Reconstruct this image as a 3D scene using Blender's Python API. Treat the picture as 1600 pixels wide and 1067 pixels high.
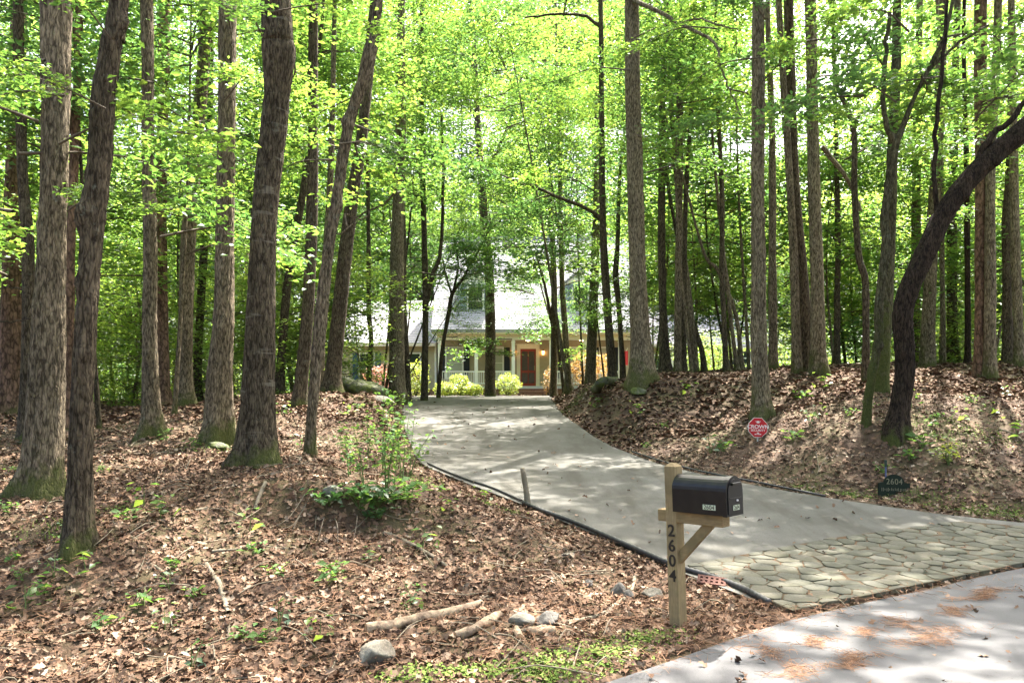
import bpy, math, random
import numpy as np
from mathutils import Vector, Matrix, Euler

R = math.radians
rnd = random.Random(7)
C = bpy.context.scene.collection
SC = bpy.context.scene
for o in list(bpy.data.objects):
    bpy.data.objects.remove(o)

# ------------------------------------------------------------------ camera, sky, sun, exposure
F, HOR, CAMZ = 1200.0, 610.0, 1.65          # focal length and horizon in photo pixels, eye height in metres
cam = bpy.data.cameras.new('camera')
cam.sensor_width = 36.0
cam.lens = 36.0 * F / 1600
cam.shift_y = (HOR - 533.5) / 1600
cam.clip_start = 0.05
cam.clip_end = 1500
camo = bpy.data.objects.new('camera', cam)
camo.location = (0, 0, CAMZ)
camo.rotation_euler = (R(90), 0, 0)
C.objects.link(camo)
SC.camera = camo

SUN = Vector((0.24, 0.42, 0.86)).normalized()
world = bpy.data.worlds.new('World')
SC.world = world
world.use_nodes = True
wn = world.node_tree.nodes
sky = wn.new('ShaderNodeTexSky')
sky.sky_type = 'NISHITA'
sky.sun_disc = False
sky.sun_elevation = math.asin(SUN.z)
sky.sun_rotation = math.atan2(SUN.x, SUN.y)
sky.air_density = 0.7
sky.dust_density = 7.0
sky.ozone_density = 0.3
world.node_tree.links.new(sky.outputs[0], wn['Background'].inputs[0])
wn['Background'].inputs[1].default_value = 0.15
sl = bpy.data.lights.new('sun', 'SUN')
sl.energy = 5.0
sl.angle = R(0.53)
sl.color = (1.0, 0.94, 0.84)
slo = bpy.data.objects.new('sun', sl)
slo.rotation_euler = SUN.to_track_quat('Z', 'Y').to_euler()
slo.location = SUN * 200
C.objects.link(slo)
SC.view_settings.view_transform = 'Standard'
SC.view_settings.look = 'None'
SC.view_settings.gamma = 1
SC.view_settings.use_curve_mapping = False
SC.view_settings.exposure = 2.8
SC.render.engine = 'CYCLES'
cy = SC.cycles
cy.max_bounces = 12
cy.diffuse_bounces = 8
cy.transmission_bounces = 8
cy.glossy_bounces = 2
cy.transparent_max_bounces = 4
cy.use_denoising = True
cy.sample_clamp_indirect = 6
cy.caustics_reflective = False
cy.caustics_refractive = False


def P(px, py, Y):
    """photo pixel at forward distance Y -> world point"""
    return np.array([(px - 800) / F * Y, Y, CAMZ + (HOR - py) / F * Y])


# ------------------------------------------------------------------ materials
MATS = {}


def mat(name, col, rough=0.8, spec=0.3):
    if name in MATS:
        return MATS[name]
    m = bpy.data.materials.new(name)
    m.use_nodes = True
    b = m.node_tree.nodes['Principled BSDF']
    b.inputs['Base Color'].default_value = (*col, 1)
    b.inputs['Roughness'].default_value = rough
    b.inputs['Specular IOR Level'].default_value = spec
    MATS[name] = m
    return m


def N(nt, t, **kw):
    n = nt.nodes.new(t)
    for k, v in kw.items():
        if k.startswith('i_'):
            n.inputs[k[2:].replace('_', ' ')].default_value = v
        else:
            setattr(n, k, v)
    return n


def ramp(nt, stops, interp='LINEAR'):
    n = nt.nodes.new('ShaderNodeValToRGB')
    e = n.color_ramp
    e.interpolation = interp
    while len(e.elements) < len(stops):
        e.elements.new(0.5)
    for el, (p, c) in zip(e.elements, stops):
        el.position = p
        el.color = (*c, 1)
    return n


def mixc(nt, fac, a, b, mode='MIX'):
    n = nt.nodes.new('ShaderNodeMix')
    n.data_type = 'RGBA'
    n.blend_type = mode
    for sock, v in ((n.inputs[0], fac), (n.inputs[6], a), (n.inputs[7], b)):
        if hasattr(v, 'is_output') or isinstance(v, bpy.types.NodeSocket):
            nt.links.new(v, sock)
        elif isinstance(v, (int, float)):
            sock.default_value = v
        else:
            sock.default_value = (*v, 1)
    return n.outputs[2]


def noise_tex(nt, scale, detail=5, rough=0.6, vec=None, stretch=None):
    n = N(nt, 'ShaderNodeTexNoise')
    n.inputs['Scale'].default_value = scale
    n.inputs['Detail'].default_value = detail
    n.inputs['Roughness'].default_value = rough
    tc = N(nt, 'ShaderNodeTexCoord')
    src = tc.outputs['Object'] if vec is None else vec
    if stretch:
        mp = N(nt, 'ShaderNodeMapping')
        mp.inputs['Scale'].default_value = stretch
        nt.links.new(src, mp.inputs['Vector'])
        src = mp.outputs[0]
    nt.links.new(src, n.inputs['Vector'])
    return n.outputs['Fac']


def speckle(name, c0, c1, scale, rough=0.85, bump=0.3, dist=0.01, big=None, bigscale=0.6, spec=0.25, stretch=None, detail=6):
    """two-colour noise surface with relief and an optional slow stain colour"""
    m = mat(name, c0, rough, spec)
    nt = m.node_tree
    b = nt.nodes['Principled BSDF']
    f = noise_tex(nt, scale, detail, 0.65, stretch=stretch)
    r = ramp(nt, [(0.32, c0), (0.68, c1)])
    nt.links.new(f, r.inputs[0])
    out = r.outputs[0]
    if big:
        g = noise_tex(nt, bigscale, 5, 0.6)
        rr = ramp(nt, [(0.42, (0, 0, 0)), (0.62, (1, 1, 1))])
        nt.links.new(g, rr.inputs[0])
        out = mixc(nt, rr.outputs[0], out, big)
    nt.links.new(out, b.inputs['Base Color'])
    bm = N(nt, 'ShaderNodeBump')
    bm.inputs['Strength'].default_value = bump
    bm.inputs['Distance'].default_value = dist
    nt.links.new(f, bm.inputs['Height'])
    nt.links.new(bm.outputs[0], b.inputs['Normal'])
    return m


def bark(name, c_deep, c_ridge, moss=0.5, mossz=1.0, lichen=0.3, plates=False, rings=0.0):
    """furrowed bark; moss climbs from the root and thins out with height, pale lichen in spots"""
    m = mat(name, c_ridge, 0.92, 0.15)
    nt = m.node_tree
    b = nt.nodes['Principled BSDF']
    f1 = noise_tex(nt, 1.0, 7, 0.62, stretch=(30, 30, 9.0) if not plates else (11, 11, 4.5))
    f2 = noise_tex(nt, 1.0, 4, 0.6, stretch=(5, 5, 1.2))
    tcv = N(nt, 'ShaderNodeTexCoord')
    mpv = N(nt, 'ShaderNodeMapping')
    mpv.inputs['Scale'].default_value = (36, 36, 6.0) if not plates else (14, 14, 6.0)
    nzv = N(nt, 'ShaderNodeTexNoise')
    nzv.inputs['Scale'].default_value = 7.0
    nzv.inputs['Detail'].default_value = 3
    nt.links.new(tcv.outputs['Object'], nzv.inputs['Vector'])
    addv = N(nt, 'ShaderNodeMix', data_type='VECTOR')
    addv.inputs[0].default_value = 0.06
    nt.links.new(tcv.outputs['Object'], addv.inputs[4])
    nt.links.new(nzv.outputs['Color'], addv.inputs[5])
    nt.links.new(addv.outputs[1], mpv.inputs['Vector'])
    vor = N(nt, 'ShaderNodeTexVoronoi', feature='DISTANCE_TO_EDGE')
    vor.inputs['Scale'].default_value = 1.0
    nt.links.new(mpv.outputs[0], vor.inputs['Vector'])
    crk = ramp(nt, [(0.02, (0, 0, 0)), (0.20, (1, 1, 1))])
    nt.links.new(vor.outputs['Distance'], crk.inputs[0])
    mulf = N(nt, 'ShaderNodeMath', operation='MULTIPLY_ADD')
    mulf.inputs[1].default_value = 0.17
    nt.links.new(crk.outputs[0], mulf.inputs[0])
    sub_ = N(nt, 'ShaderNodeMath', operation='SUBTRACT')
    nt.links.new(f1, sub_.inputs[0])
    sub_.inputs[1].default_value = 0.11
    nt.links.new(sub_.outputs[0], mulf.inputs[2])
    f1 = mulf.outputs[0]
    r = ramp(nt, [(0.34, c_deep), (0.50, tuple(0.45 * a + 0.55 * c for a, c in zip(c_deep, c_ridge))), (0.66, tuple(1.12 * c for c in c_ridge))])
    nt.links.new(f1, r.inputs[0])
    rv = ramp(nt, [(0.3, (0.62, 0.60, 0.58)), (0.7, (1.25, 1.2, 1.15))])
    nt.links.new(f2, rv.inputs[0])
    col = mixc(nt, 1.0, r.outputs[0], rv.outputs[0], 'MULTIPLY')
    fl = noise_tex(nt, 6.0, 6, 0.75)
    rl = ramp(nt, [(0.60, (0, 0, 0)), (0.68, (lichen * .7,) * 3)])
    nt.links.new(fl, rl.inputs[0])
    col = mixc(nt, rl.outputs[0], col, (0.30, 0.33, 0.27))
    if rings:
        fr_ = noise_tex(nt, 1.0, 3, 0.6, stretch=(1.6, 1.6, 9.0))
        rr_ = ramp(nt, [(0.60, (0, 0, 0)), (0.65, (rings,) * 3)])
        nt.links.new(fr_, rr_.inputs[0])
        col = mixc(nt, rr_.outputs[0], col, (0.26, 0.24, 0.20))
    tc = N(nt, 'ShaderNodeTexCoord')
    sx = N(nt, 'ShaderNodeSeparateXYZ')
    nt.links.new(tc.outputs['Object'], sx.inputs[0])
    mr = N(nt, 'ShaderNodeMapRange')
    mr.inputs['From Min'].default_value = -0.1
    mr.inputs['From Max'].default_value = mossz
    mr.inputs['To Min'].default_value = 0.62 * moss
    mr.inputs['To Max'].default_value = -0.12
    nt.links.new(sx.outputs['Z'], mr.inputs['Value'])
    fm = noise_tex(nt, 3.5, 5, 0.65)
    ad = N(nt, 'ShaderNodeMath', operation='ADD')
    nt.links.new(mr.outputs[0], ad.inputs[0])
    nt.links.new(fm, ad.inputs[1])
    rm = ramp(nt, [(0.56, (0, 0, 0)), (0.74, (0.85, 0.85, 0.85))])
    nt.links.new(ad.outputs[0], rm.inputs[0])
    fg = noise_tex(nt, 40, 3, 0.7)
    rg = ramp(nt, [(0.3, (0.036, 0.046, 0.012)), (0.7, (0.095, 0.105, 0.03))])
    nt.links.new(fg, rg.inputs[0])
    col = mixc(nt, rm.outputs[0], col, rg.outputs[0])
    nt.links.new(col, b.inputs['Base Color'])
    bm = N(nt, 'ShaderNodeBump')
    bm.inputs['Strength'].default_value = 0.9
    bm.inputs['Distance'].default_value = 0.035
    nt.links.new(f1, bm.inputs['Height'])
    nt.links.new(bm.outputs[0], b.inputs['Normal'])
    return m


def leafmat(name, cols, trans, tmix=0.5, rough=0.45, gloss=0.10):
    """leaf: colour differs leaf by leaf; light passes through the blade"""
    m = bpy.data.materials.new(name)
    m.use_nodes = True
    nt = m.node_tree
    nt.nodes.clear()
    out = N(nt, 'ShaderNodeOutputMaterial')
    g = N(nt, 'ShaderNodeNewGeometry')
    n = len(cols)
    r = ramp(nt, [(i / max(1, n - 1), c) for i, c in enumerate(cols)])
    nt.links.new(g.outputs['Random Per Island'], r.inputs[0])
    rt = ramp(nt, [(i / max(1, len(trans) - 1), c) for i, c in enumerate(trans)])
    nt.links.new(g.outputs['Random Per Island'], rt.inputs[0])
    d = N(nt, 'ShaderNodeBsdfDiffuse')
    nt.links.new(r.outputs[0], d.inputs[0])
    t = N(nt, 'ShaderNodeBsdfTranslucent')
    nt.links.new(rt.outputs[0], t.inputs[0])
    mx = N(nt, 'ShaderNodeMixShader')
    mx.inputs[0].default_value = tmix
    nt.links.new(d.outputs[0], mx.inputs[1])
    nt.links.new(t.outputs[0], mx.inputs[2])
    gl = N(nt, 'ShaderNodeBsdfGlossy')
    gl.inputs['Roughness'].default_value = rough
    gl.inputs['Color'].default_value = (0.8, 0.85, 0.85, 1)
    m2 = N(nt, 'ShaderNodeMixShader')
    m2.inputs[0].default_value = gloss * 0.6
    nt.links.new(mx.outputs[0], m2.inputs[1])
    nt.links.new(gl.outputs[0], m2.inputs[2])
    nt.links.new(m2.outputs[0], out.inputs[0])
    MATS[name] = m
    return m


def island_mat(name, cols, rough=0.85, spec=0.2):
    m = mat(name, cols[0], rough, spec)
    nt = m.node_tree
    g = N(nt, 'ShaderNodeNewGeometry')
    r = ramp(nt, [(i / (len(cols) - 1), c) for i, c in enumerate(cols)])
    nt.links.new(g.outputs['Random Per Island'], r.inputs[0])
    nt.links.new(r.outputs[0], nt.nodes['Principled BSDF'].inputs['Base Color'])
    return m


M_oak = bark('bark_oak', (0.05, 0.041, 0.029), (0.225, 0.187, 0.136), 0.5, .9, 0.35)
M_pale = bark('bark_pale', (0.062, 0.05, 0.035), (0.25, 0.213, 0.155), 0.52, 1.0, 0.3)
M_dark = bark('bark_dark', (0.028, 0.022, 0.016), (0.118, 0.097, 0.07), 0.42, 0.6, 0.4)
M_pine = bark('bark_pine', (0.055, 0.036, 0.027), (0.21, 0.135, 0.10), 0.3, 0.6, 0.1, True)
M_black = bark('bark_black', (0.013, 0.009, 0.007), (0.052, 0.037, 0.028), 0.4, 0.5, 0.05)
M_mossy = bark('bark_mossy', (0.035, 0.032, 0.018), (0.115, 0.105, 0.066), 0.62, 3.2, 0.4)
M_ring = bark('bark_ringed', (0.028, 0.022, 0.016), (0.118, 0.097, 0.07), 0.42, 0.6, 0.3, False, 0.32)
BARK = dict(ringed=M_ring, oak=M_oak, pale=M_pale, dark=M_dark, pine=M_pine, black=M_black, mossy=M_mossy)
M_twig = speckle('twig_bark', (0.05, 0.04, 0.03), (0.13, 0.105, 0.08), 20)
LEAF_A = leafmat('leaf_oak', [(0.028, 0.070, 0.018), (0.046, 0.10, 0.024), (0.07, 0.132, 0.03)],
                 [(0.10, 0.23, 0.038), (0.17, 0.33, 0.053), (0.27, 0.43, 0.063)], 0.55)
LEAF_B = leafmat('leaf_maple', [(0.042, 0.095, 0.016), (0.07, 0.14, 0.022), (0.105, 0.175, 0.026)],
                 [(0.13, 0.27, 0.04), (0.22, 0.38, 0.055), (0.35, 0.48, 0.065)], 0.55)
LEAF_C = leafmat('leaf_dogwood', [(0.026, 0.07, 0.022), (0.04, 0.095, 0.03), (0.06, 0.12, 0.032)],
                 [(0.08, 0.20, 0.045), (0.13, 0.27, 0.055), (0.19, 0.34, 0.06)], 0.5, 0.38, 0.14)
LEAF_D = leafmat('leaf_maple_brightened', [(0.06, 0.115, 0.024), (0.085, 0.15, 0.03), (0.12, 0.18, 0.036)], [(0.22, 0.38, 0.055), (0.33, 0.48, 0.07), (0.45, 0.56, 0.08)], 0.55)  # maple leaf colour brightened to stand in for sun in the dim low background
LEAF_SHRUB = leafmat('leaf_shrub', [(0.05, 0.12, 0.03), (0.09, 0.17, 0.045)], [(0.16, 0.32, 0.05), (0.27, 0.44, 0.07)], 0.45, 0.6, 0.03)
LEAF_YELLOW = leafmat('leaf_yellow_green', [(0.12, 0.19, 0.03), (0.20, 0.26, 0.05)], [(0.40, 0.50, 0.05), (0.5, 0.55, 0.08)], 0.45)
LEAF_PINK = leafmat('leaf_pink', [(0.42, 0.16, 0.13), (0.50, 0.26, 0.19), (0.30, 0.09, 0.07)], [(0.5, 0.22, 0.14), (0.55, 0.3, 0.2)], 0.35)
LEAF_ORANGE = leafmat('leaf_orange', [(0.26, 0.14, 0.06), (0.36, 0.22, 0.10), (0.20, 0.19, 0.06)], [(0.6, 0.3, 0.08), (0.5, 0.35, 0.08)], 0.4)
M_litter = island_mat('dead_leaf', [(0.055, 0.032, 0.022), (0.122, 0.070, 0.044), (0.185, 0.112, 0.073), (0.075, 0.045, 0.031), (0.160, 0.098, 0.064), (0.262, 0.178, 0.124), (0.097, 0.056, 0.037), (0.379, 0.288, 0.213)])
M_straw = island_mat('pine_straw', [(0.12, 0.06, 0.036), (0.22, 0.12, 0.07), (0.31, 0.185, 0.115)])
M_grass = island_mat('grass_blade', [(0.07, 0.13, 0.02), (0.13, 0.20, 0.035), (0.20, 0.26, 0.06)])
M_soil = speckle('soil', (0.04, 0.026, 0.018), (0.10, 0.062, 0.044), 9, 0.95, 0.8, 0.04, (0.075, 0.06, 0.03), 0.9)
M_road = speckle('asphalt', (0.078, 0.077, 0.08), (0.125, 0.123, 0.127), 160, 0.9, 0.35, 0.006, (0.10, 0.10, 0.103), 0.5)
M_drive0 = speckle('driveway_concrete', (0.098, 0.096, 0.087), (0.142, 0.138, 0.127), 60, 0.9, 0.25, 0.006, (0.082, 0.08, 0.07), 0.7)
def worn(m, stain, scale, stretch, lo, hi, amt, scale2=None, fine=None):
    nt = m.node_tree
    b = nt.nodes['Principled BSDF']
    src = b.inputs['Base Color'].links[0].from_socket
    f = noise_tex(nt, scale, 8, 0.68, stretch=stretch)
    r = ramp(nt, [(lo, (0, 0, 0)), (hi, (amt,) * 3)])
    nt.links.new(f, r.inputs[0])
    col = mixc(nt, r.outputs[0], src, stain)
    if fine:
        f2 = noise_tex(nt, scale2, 4, 0.8)
        r2 = ramp(nt, [(0.60, (0, 0, 0)), (0.68, (0.8, 0.8, 0.8))])
        nt.links.new(f2, r2.inputs[0])
        col = mixc(nt, r2.outputs[0], col, fine)
    nt.links.new(col, b.inputs['Base Color'])
    return m


M_drive = worn(M_drive0, (0.062, 0.058, 0.048), 1.0, (2.2, .45, 1), .46, .62, .75, 16, (0.075, 0.062, 0.045))
worn(M_road, (0.085, 0.085, 0.09), 1.0, (.5, .9, 1), .48, .62, .6, 22, (0.07, 0.066, 0.062))
M_joint = speckle('joint_moss', (0.045, 0.042, 0.025), (0.09, 0.074, 0.048), 25, 0.95, 0.6, 0.02, (0.10, 0.058, 0.03), 2)
M_paver = speckle('paver_stone', (0.078, 0.076, 0.062), (0.128, 0.124, 0.104), 45, 0.9, 0.3, 0.008, (0.085, 0.084, 0.06), 1.1)
_nt = M_paver.node_tree
_b = _nt.nodes['Principled BSDF']
_oi = N(_nt, 'ShaderNodeObjectInfo')
_rv = ramp(_nt, [(0, (0.72, 0.74, 0.70)), (0.5, (1, 1, 1)), (1, (1.18, 1.12, 1.05))])
_nt.links.new(_oi.outputs['Random'], _rv.inputs[0])
_nt.links.new(mixc(_nt, 1.0, _b.inputs['Base Color'].links[0].from_socket, _rv.outputs[0], 'MULTIPLY'), _b.inputs['Base Color'])
M_rock = speckle('rock', (0.10, 0.088, 0.07), (0.23, 0.20, 0.16), 14, 0.9, 0.7, 0.03, (0.20, 0.19, 0.16), 4)
M_darkrock = speckle('dark_rock', (0.05, 0.047, 0.043), (0.14, 0.13, 0.118), 12, 0.9, 0.7, 0.03)
M_mossrock = speckle('moss_rock', (0.035, 0.05, 0.012), (0.10, 0.12, 0.03), 18, 0.95, 0.8, 0.04, (0.10, 0.10, 0.08), 5)


# ------------------------------------------------------------------ mesh helpers
def np_mesh(name, V, T, mats, midx=None, smooth=False):
    """triangles from arrays"""
    me = bpy.data.meshes.new(name)
    V = np.asarray(V, dtype=np.float32)
    T = np.asarray(T, dtype=np.int32)
    me.vertices.add(len(V))
    me.vertices.foreach_set('co', V.ravel())
    me.loops.add(T.size)
    me.loops.foreach_set('vertex_index', T.ravel())
    me.polygons.add(len(T))
    k = T.shape[1]
    me.polygons.foreach_set('loop_start', np.arange(0, T.size, k, dtype=np.int32))
    try:
        me.polygons.foreach_set('loop_total', np.full(len(T), k, dtype=np.int32))
    except Exception:
        pass
    if not isinstance(mats, (list, tuple)):
        mats = [mats]
    for m in mats:
        me.materials.append(m)
    if midx is not None:
        me.polygons.foreach_set('material_index', np.asarray(midx, dtype=np.int32))
    if smooth:
        me.polygons.foreach_set('use_smooth', np.ones(len(T), dtype=bool))
    me.update(calc_edges=True)
    me.validate()
    return me


def link(name, me, parent=None, loc=None, rot=None, scale=None):
    o = bpy.data.objects.new(name, me)
    C.objects.link(o)
    if parent:
        o.parent = parent
    if loc is not None:
        o.location = [float(v) for v in loc]
    if rot is not None:
        o.rotation_euler = rot
    if scale is not None:
        o.scale = scale if hasattr(scale, '__len__') else (scale,) * 3
    return o


def tag(o, label=None, cat=None, group=None, kind=None):
    for k, v in (('label', label), ('category', cat), ('group', group), ('kind', kind)):
        if v:
            o[k] = v
    return o


def thing(name, loc, label, cat, group=None, rot=None):
    return tag(link(name, None, None, loc, rot), label, cat, group)


class MB:
    """collects boxes, tubes and prisms into ONE mesh object"""

    def __init__(s):
        s.v, s.f, s.m = [], [], []

    def add(s, V, Fc, mi=0):
        b = len(s.v)
        s.v += [tuple(float(c) for c in p) for p in V]
        s.f += [tuple(b + i for i in f) for f in Fc]
        s.m += [mi] * len(Fc)
        return s

    def box(s, x0, x1, y0, y1, z0, z1, mi=0, M=None):
        V = [(x, y, z) for z in (z0, z1) for y in (y0, y1) for x in (x0, x1)]
        if M is not None:
            V = [M @ Vector(p) for p in V]
        return s.add(V, [(0, 2, 3, 1), (4, 5, 7, 6), (0, 1, 5, 4), (2, 6, 7, 3), (0, 4, 6, 2), (1, 3, 7, 5)], mi)

    def cbox(s, x0, x1, y0, y1, z0, z1, c=0.004, mi=0, M=None):
        """box with bevelled edges: top and bottom inset by c"""
        rings = [(x0 + c, x1 - c, y0 + c, y1 - c, z0), (x0, x1, y0, y1, z0 + c), (x0, x1, y0, y1, z1 - c), (x0 + c, x1 - c, y0 + c, y1 - c, z1)]
        V, Fc = [], []
        for a, b, d, e, z in rings:
            V += [(a, d, z), (b, d, z), (b, e, z), (a, e, z)]
        for k in range(3):
            for i in range(4):
                j = (i + 1) % 4
                Fc.append((4 * k + i, 4 * k + j, 4 * k + 4 + j, 4 * k + 4 + i))
        Fc += [(3, 2, 1, 0), (12, 13, 14, 15)]
        if M is not None:
            V = [M @ Vector(p) for p in V]
        return s.add(V, Fc, mi)

    def prism(s, poly, y0, y1, mi=0, M=None):
        """(x,z) outline pushed from y0 to y1"""
        n = len(poly)
        V = [(x, y0, z) for x, z in poly] + [(x, y1, z) for x, z in poly]
        if M is not None:
            V = [M @ Vector(p) for p in V]
        Fc = [tuple(range(n)), tuple(range(2 * n - 1, n - 1, -1))]
        Fc += [(i, i + n, (i + 1) % n + n, (i + 1) % n) for i in range(n)]
        return s.add(V, Fc, mi)

    def tube(s, pts, rad, n=8, mi=0, cap=True):
        V, T = tube_np(pts, rad, n)
        s.add(V, T, mi)
        if cap:
            b = len(s.v) - len(V)
            s.f.append(tuple(b + i for i in range(n - 1, -1, -1)))
            s.f.append(tuple(b + len(V) - n + i for i in range(n)))
            s.m += [mi, mi]
        return s

    def build(s, name, mats, parent=None, loc=None, smooth=False, rot=None, fix=True):
        me = bpy.data.meshes.new(name)
        me.from_pydata(s.v, [], s.f)
        for m in (mats if isinstance(mats, (list, tuple)) else [mats]):
            me.materials.append(m)
        me.polygons.foreach_set('material_index', np.array(s.m, dtype=np.int32))
        if smooth:
            me.polygons.foreach_set('use_smooth', np.ones(len(s.f), dtype=bool))
        if fix:
            import bmesh
            bm = bmesh.new()
            bm.from_mesh(me)
            bmesh.ops.recalc_face_normals(bm, faces=bm.faces)
            bm.to_mesh(me)
            bm.free()
        me.update()
        return link(name, me, parent, loc, rot)


def tube_np(pts, rad, n):
    pts = np.asarray(pts, float)
    m = len(pts)
    rad = np.broadcast_to(np.asarray(rad, float), (m,)) if np.ndim(rad) < 2 else np.asarray(rad, float)
    tan = np.gradient(pts, axis=0)
    tan /= np.linalg.norm(tan, axis=1)[:, None] + 1e-9
    ref = np.array([1.0, 0, 0]) if abs(tan[:, 0]).mean() < 0.8 else np.array([0, 1.0, 0])
    a = np.cross(tan, ref)
    a /= np.linalg.norm(a, axis=1)[:, None] + 1e-9
    b = np.cross(tan, a)
    th = np.arange(n) / n * 2 * math.pi
    r = rad[:, None] if rad.ndim == 1 else rad
    V = pts[:, None, :] + (np.cos(th)[None, :, None] * a[:, None, :] + np.sin(th)[None, :, None] * b[:, None, :]) * np.broadcast_to(r, (m, n))[:, :, None]
    i = np.arange(m - 1)[:, None] * n
    j = np.arange(n)[None, :]
    k = (j + 1) % n
    T = np.stack([i + j, i + n + j, i + n + k, i + k], -1).reshape(-1, 4)
    return V.reshape(-1, 3), T


def spline(pts, n):
    """Catmull-Rom through rows of any width, n samples"""
    p = np.asarray(pts, float)
    if len(p) == 2:
        t = np.linspace(0, 1, n)[:, None]
        return p[0] * (1 - t) + p[1] * t
    q = np.vstack([2 * p[0] - p[1], p, 2 * p[-1] - p[-2]])
    u = np.linspace(0, len(p) - 1, n)
    i = np.minimum(u.astype(int), len(p) - 2)
    f = (u - i)[:, None]
    a, b, c, d = q[i], q[i + 1], q[i + 2], q[i + 3]
    return 0.5 * (2 * b + (c - a) * f + (2 * a - 5 * b + 4 * c - d) * f ** 2 + (3 * b - a - 3 * c + d) * f ** 3)


def leaves_np(pos, size, rng, tilt=0.6, wid=0.62, fold=0.18, droop=0.0):
    """folded lozenge leaves: 4 vertices, 2 triangles each"""
    n = len(pos)
    az = rng.uniform(0, 2 * math.pi, n)
    d = np.stack([np.cos(az), np.sin(az), rng.normal(-droop, tilt * 0.6, n)], 1)
    d /= np.linalg.norm(d, axis=1)[:, None]
    up = np.stack([rng.normal(0, tilt, n), rng.normal(0, tilt, n), np.ones(n)], 1)
    s = np.cross(d, up)
    s /= np.linalg.norm(s, axis=1)[:, None] + 1e-9
    nn = np.cross(s, d)
    L = size[:, None]
    base = pos - d * L * 0.5
    tip = pos + d * L * 0.5
    mid = pos - d * L * 0.05
    w = L * wid * 0.5
    V = np.stack([base, mid + s * w + nn * L * fold, tip, mid - s * w + nn * L * fold], 1).reshape(-1, 3)
    o = np.arange(n)[:, None] * 4
    T = np.stack([o + np.array([[0, 1, 2]]), o + np.array([[0, 2, 3]])], 1).reshape(-1, 3)
    return V, T


def lobed_np(pos, size, nrm, rng):
    """curled, lobed dead leaves: a mid point and 10 outline points, 10 triangles"""
    n = len(pos)
    az = rng.uniform(0, 2 * math.pi, n)
    d = np.stack([np.cos(az), np.sin(az), rng.normal(0, 0.35, n)], 1)
    nrm = nrm + rng.normal(0, 0.5, (n, 3))
    d -= nrm * (np.sum(d * nrm, 1) / np.sum(nrm * nrm, 1))[:, None]
    d /= np.linalg.norm(d, axis=1)[:, None]
    s = np.cross(nrm, d)
    s /= np.linalg.norm(s, axis=1)[:, None]
    nn = np.cross(d, s)
    out = np.array([(-.5, .0), (-.3, .14), (-.12, .30), (.02, .12), (.2, .27), (.5, .03), (.22, -.25), (.0, -.11), (-.14, -.3), (-.32, -.13)])
    k = len(out)
    curl = rng.uniform(0.1, 1.3, n)
    lon = rng.uniform(-0.9, 0.7, n)
    V = np.zeros((n, k + 1, 3))
    V[:, 0] = pos
    for i, (a, b) in enumerate(out):
        jit = rng.uniform(0.8, 1.2, n)
        V[:, i + 1] = pos + (d * a + s * (b * jit)[:, None] + nn * (curl * b * b * 2.2 + lon * a * a * 0.8)[:, None]) * size[:, None]
    o = np.arange(n)[:, None] * (k + 1)
    T = np.stack([np.concatenate([o, o + 1 + i, o + 1 + (i + 1) % k], 1) for i in range(k)], 1).reshape(-1, 3)
    return V.reshape(-1, 3), T


# ------------------------------------------------------------------ ground heights
HK = np.array([[-200, 0], [6.3, 0], [8, .06], [10, .20], [13.5, .42], [16, .58], [20, .85], [27, 1.17], [34, 1.37], [40, 1.36], [300, 1.36]])


def hd(y):
    y = np.asarray(y, float)
    return sum(np.interp(y + o, HK[:, 0], HK[:, 1]) for o in (-1, -.5, 0, .5, 1)) / 5


RE = np.array([[-60, -62], [-12, -9.5], [-6, -2.4], [-2, 1.9], [.47, 4.33], [2.05, 5.6], [4.8, 7.2], [8, 9.05], [14, 12.3], [30, 20], [90, 46]])


def road_d(x, y):
    """metres away from the near road edge, on the house side"""
    return (np.asarray(y) - np.interp(x, RE[:, 0], RE[:, 1])) * 0.80


def S(x, y):
    """height of the road and driveway surface"""
    d = np.clip(road_d(x, y) / 2.5, 0, 1)
    return hd(y) * d * d * (3 - 2 * d)


def hit(px, py, f=S):
    lo, hi = 3.0, 60.0
    g = lambda Y: CAMZ + (HOR - py) / F * Y - float(f((px - 800) / F * Y, Y))
    Ys = np.linspace(lo, hi, 600)
    vals = [g(Y) for Y in Ys]
    for a, b, va, vb in zip(Ys, Ys[1:], vals, vals[1:]):
        if va > 0 >= vb:
            for _ in range(30):
                m = (a + b) / 2
                if g(m) > 0:
                    a = m
                else:
                    b = m
            return np.array([(px - 800) / F * a, a])
    return np.array([(px - 800) / F * hi, hi])


LPX = [(1212, 944), (1150, 924), (1060, 889), (960, 845), (850, 800), (775, 771), (692, 739), (659, 722), (645, 700), (634, 672), (629, 645)]
RPX = [(1600, 815), (1390, 790), (1197, 760), (1040, 726), (987, 709), (942, 689), (912, 670), (890, 655), (874, 641)]
DL = [hit(*p) for p in LPX] + [np.array([-3.9, 28.]), np.array([-4.6, 34.]), np.array([-5.2, 42.5])]
DR = [np.array([7.9, 9.02])] + [hit(*p) for p in RPX] + [np.array([1.55, 28.]), np.array([1.75, 34.]), np.array([2.6, 42.5])]
DL, DR = np.array(DL), np.array(DR)
NROW = 70


def resample(p, n):
    q = np.array(p, float)
    d = np.r_[0, np.cumsum(np.linalg.norm(np.diff(q, axis=0), axis=1))]
    t = np.linspace(0, d[-1], n)
    return np.stack([np.interp(t, d, q[:, k]) for k in range(q.shape[1])], 1)


DLs = resample(spline(DL, 300), NROW)
DRs = resample(spline(DR, 300), NROW)
DPOLY = np.vstack([DLs, DRs[::-1]])


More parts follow.
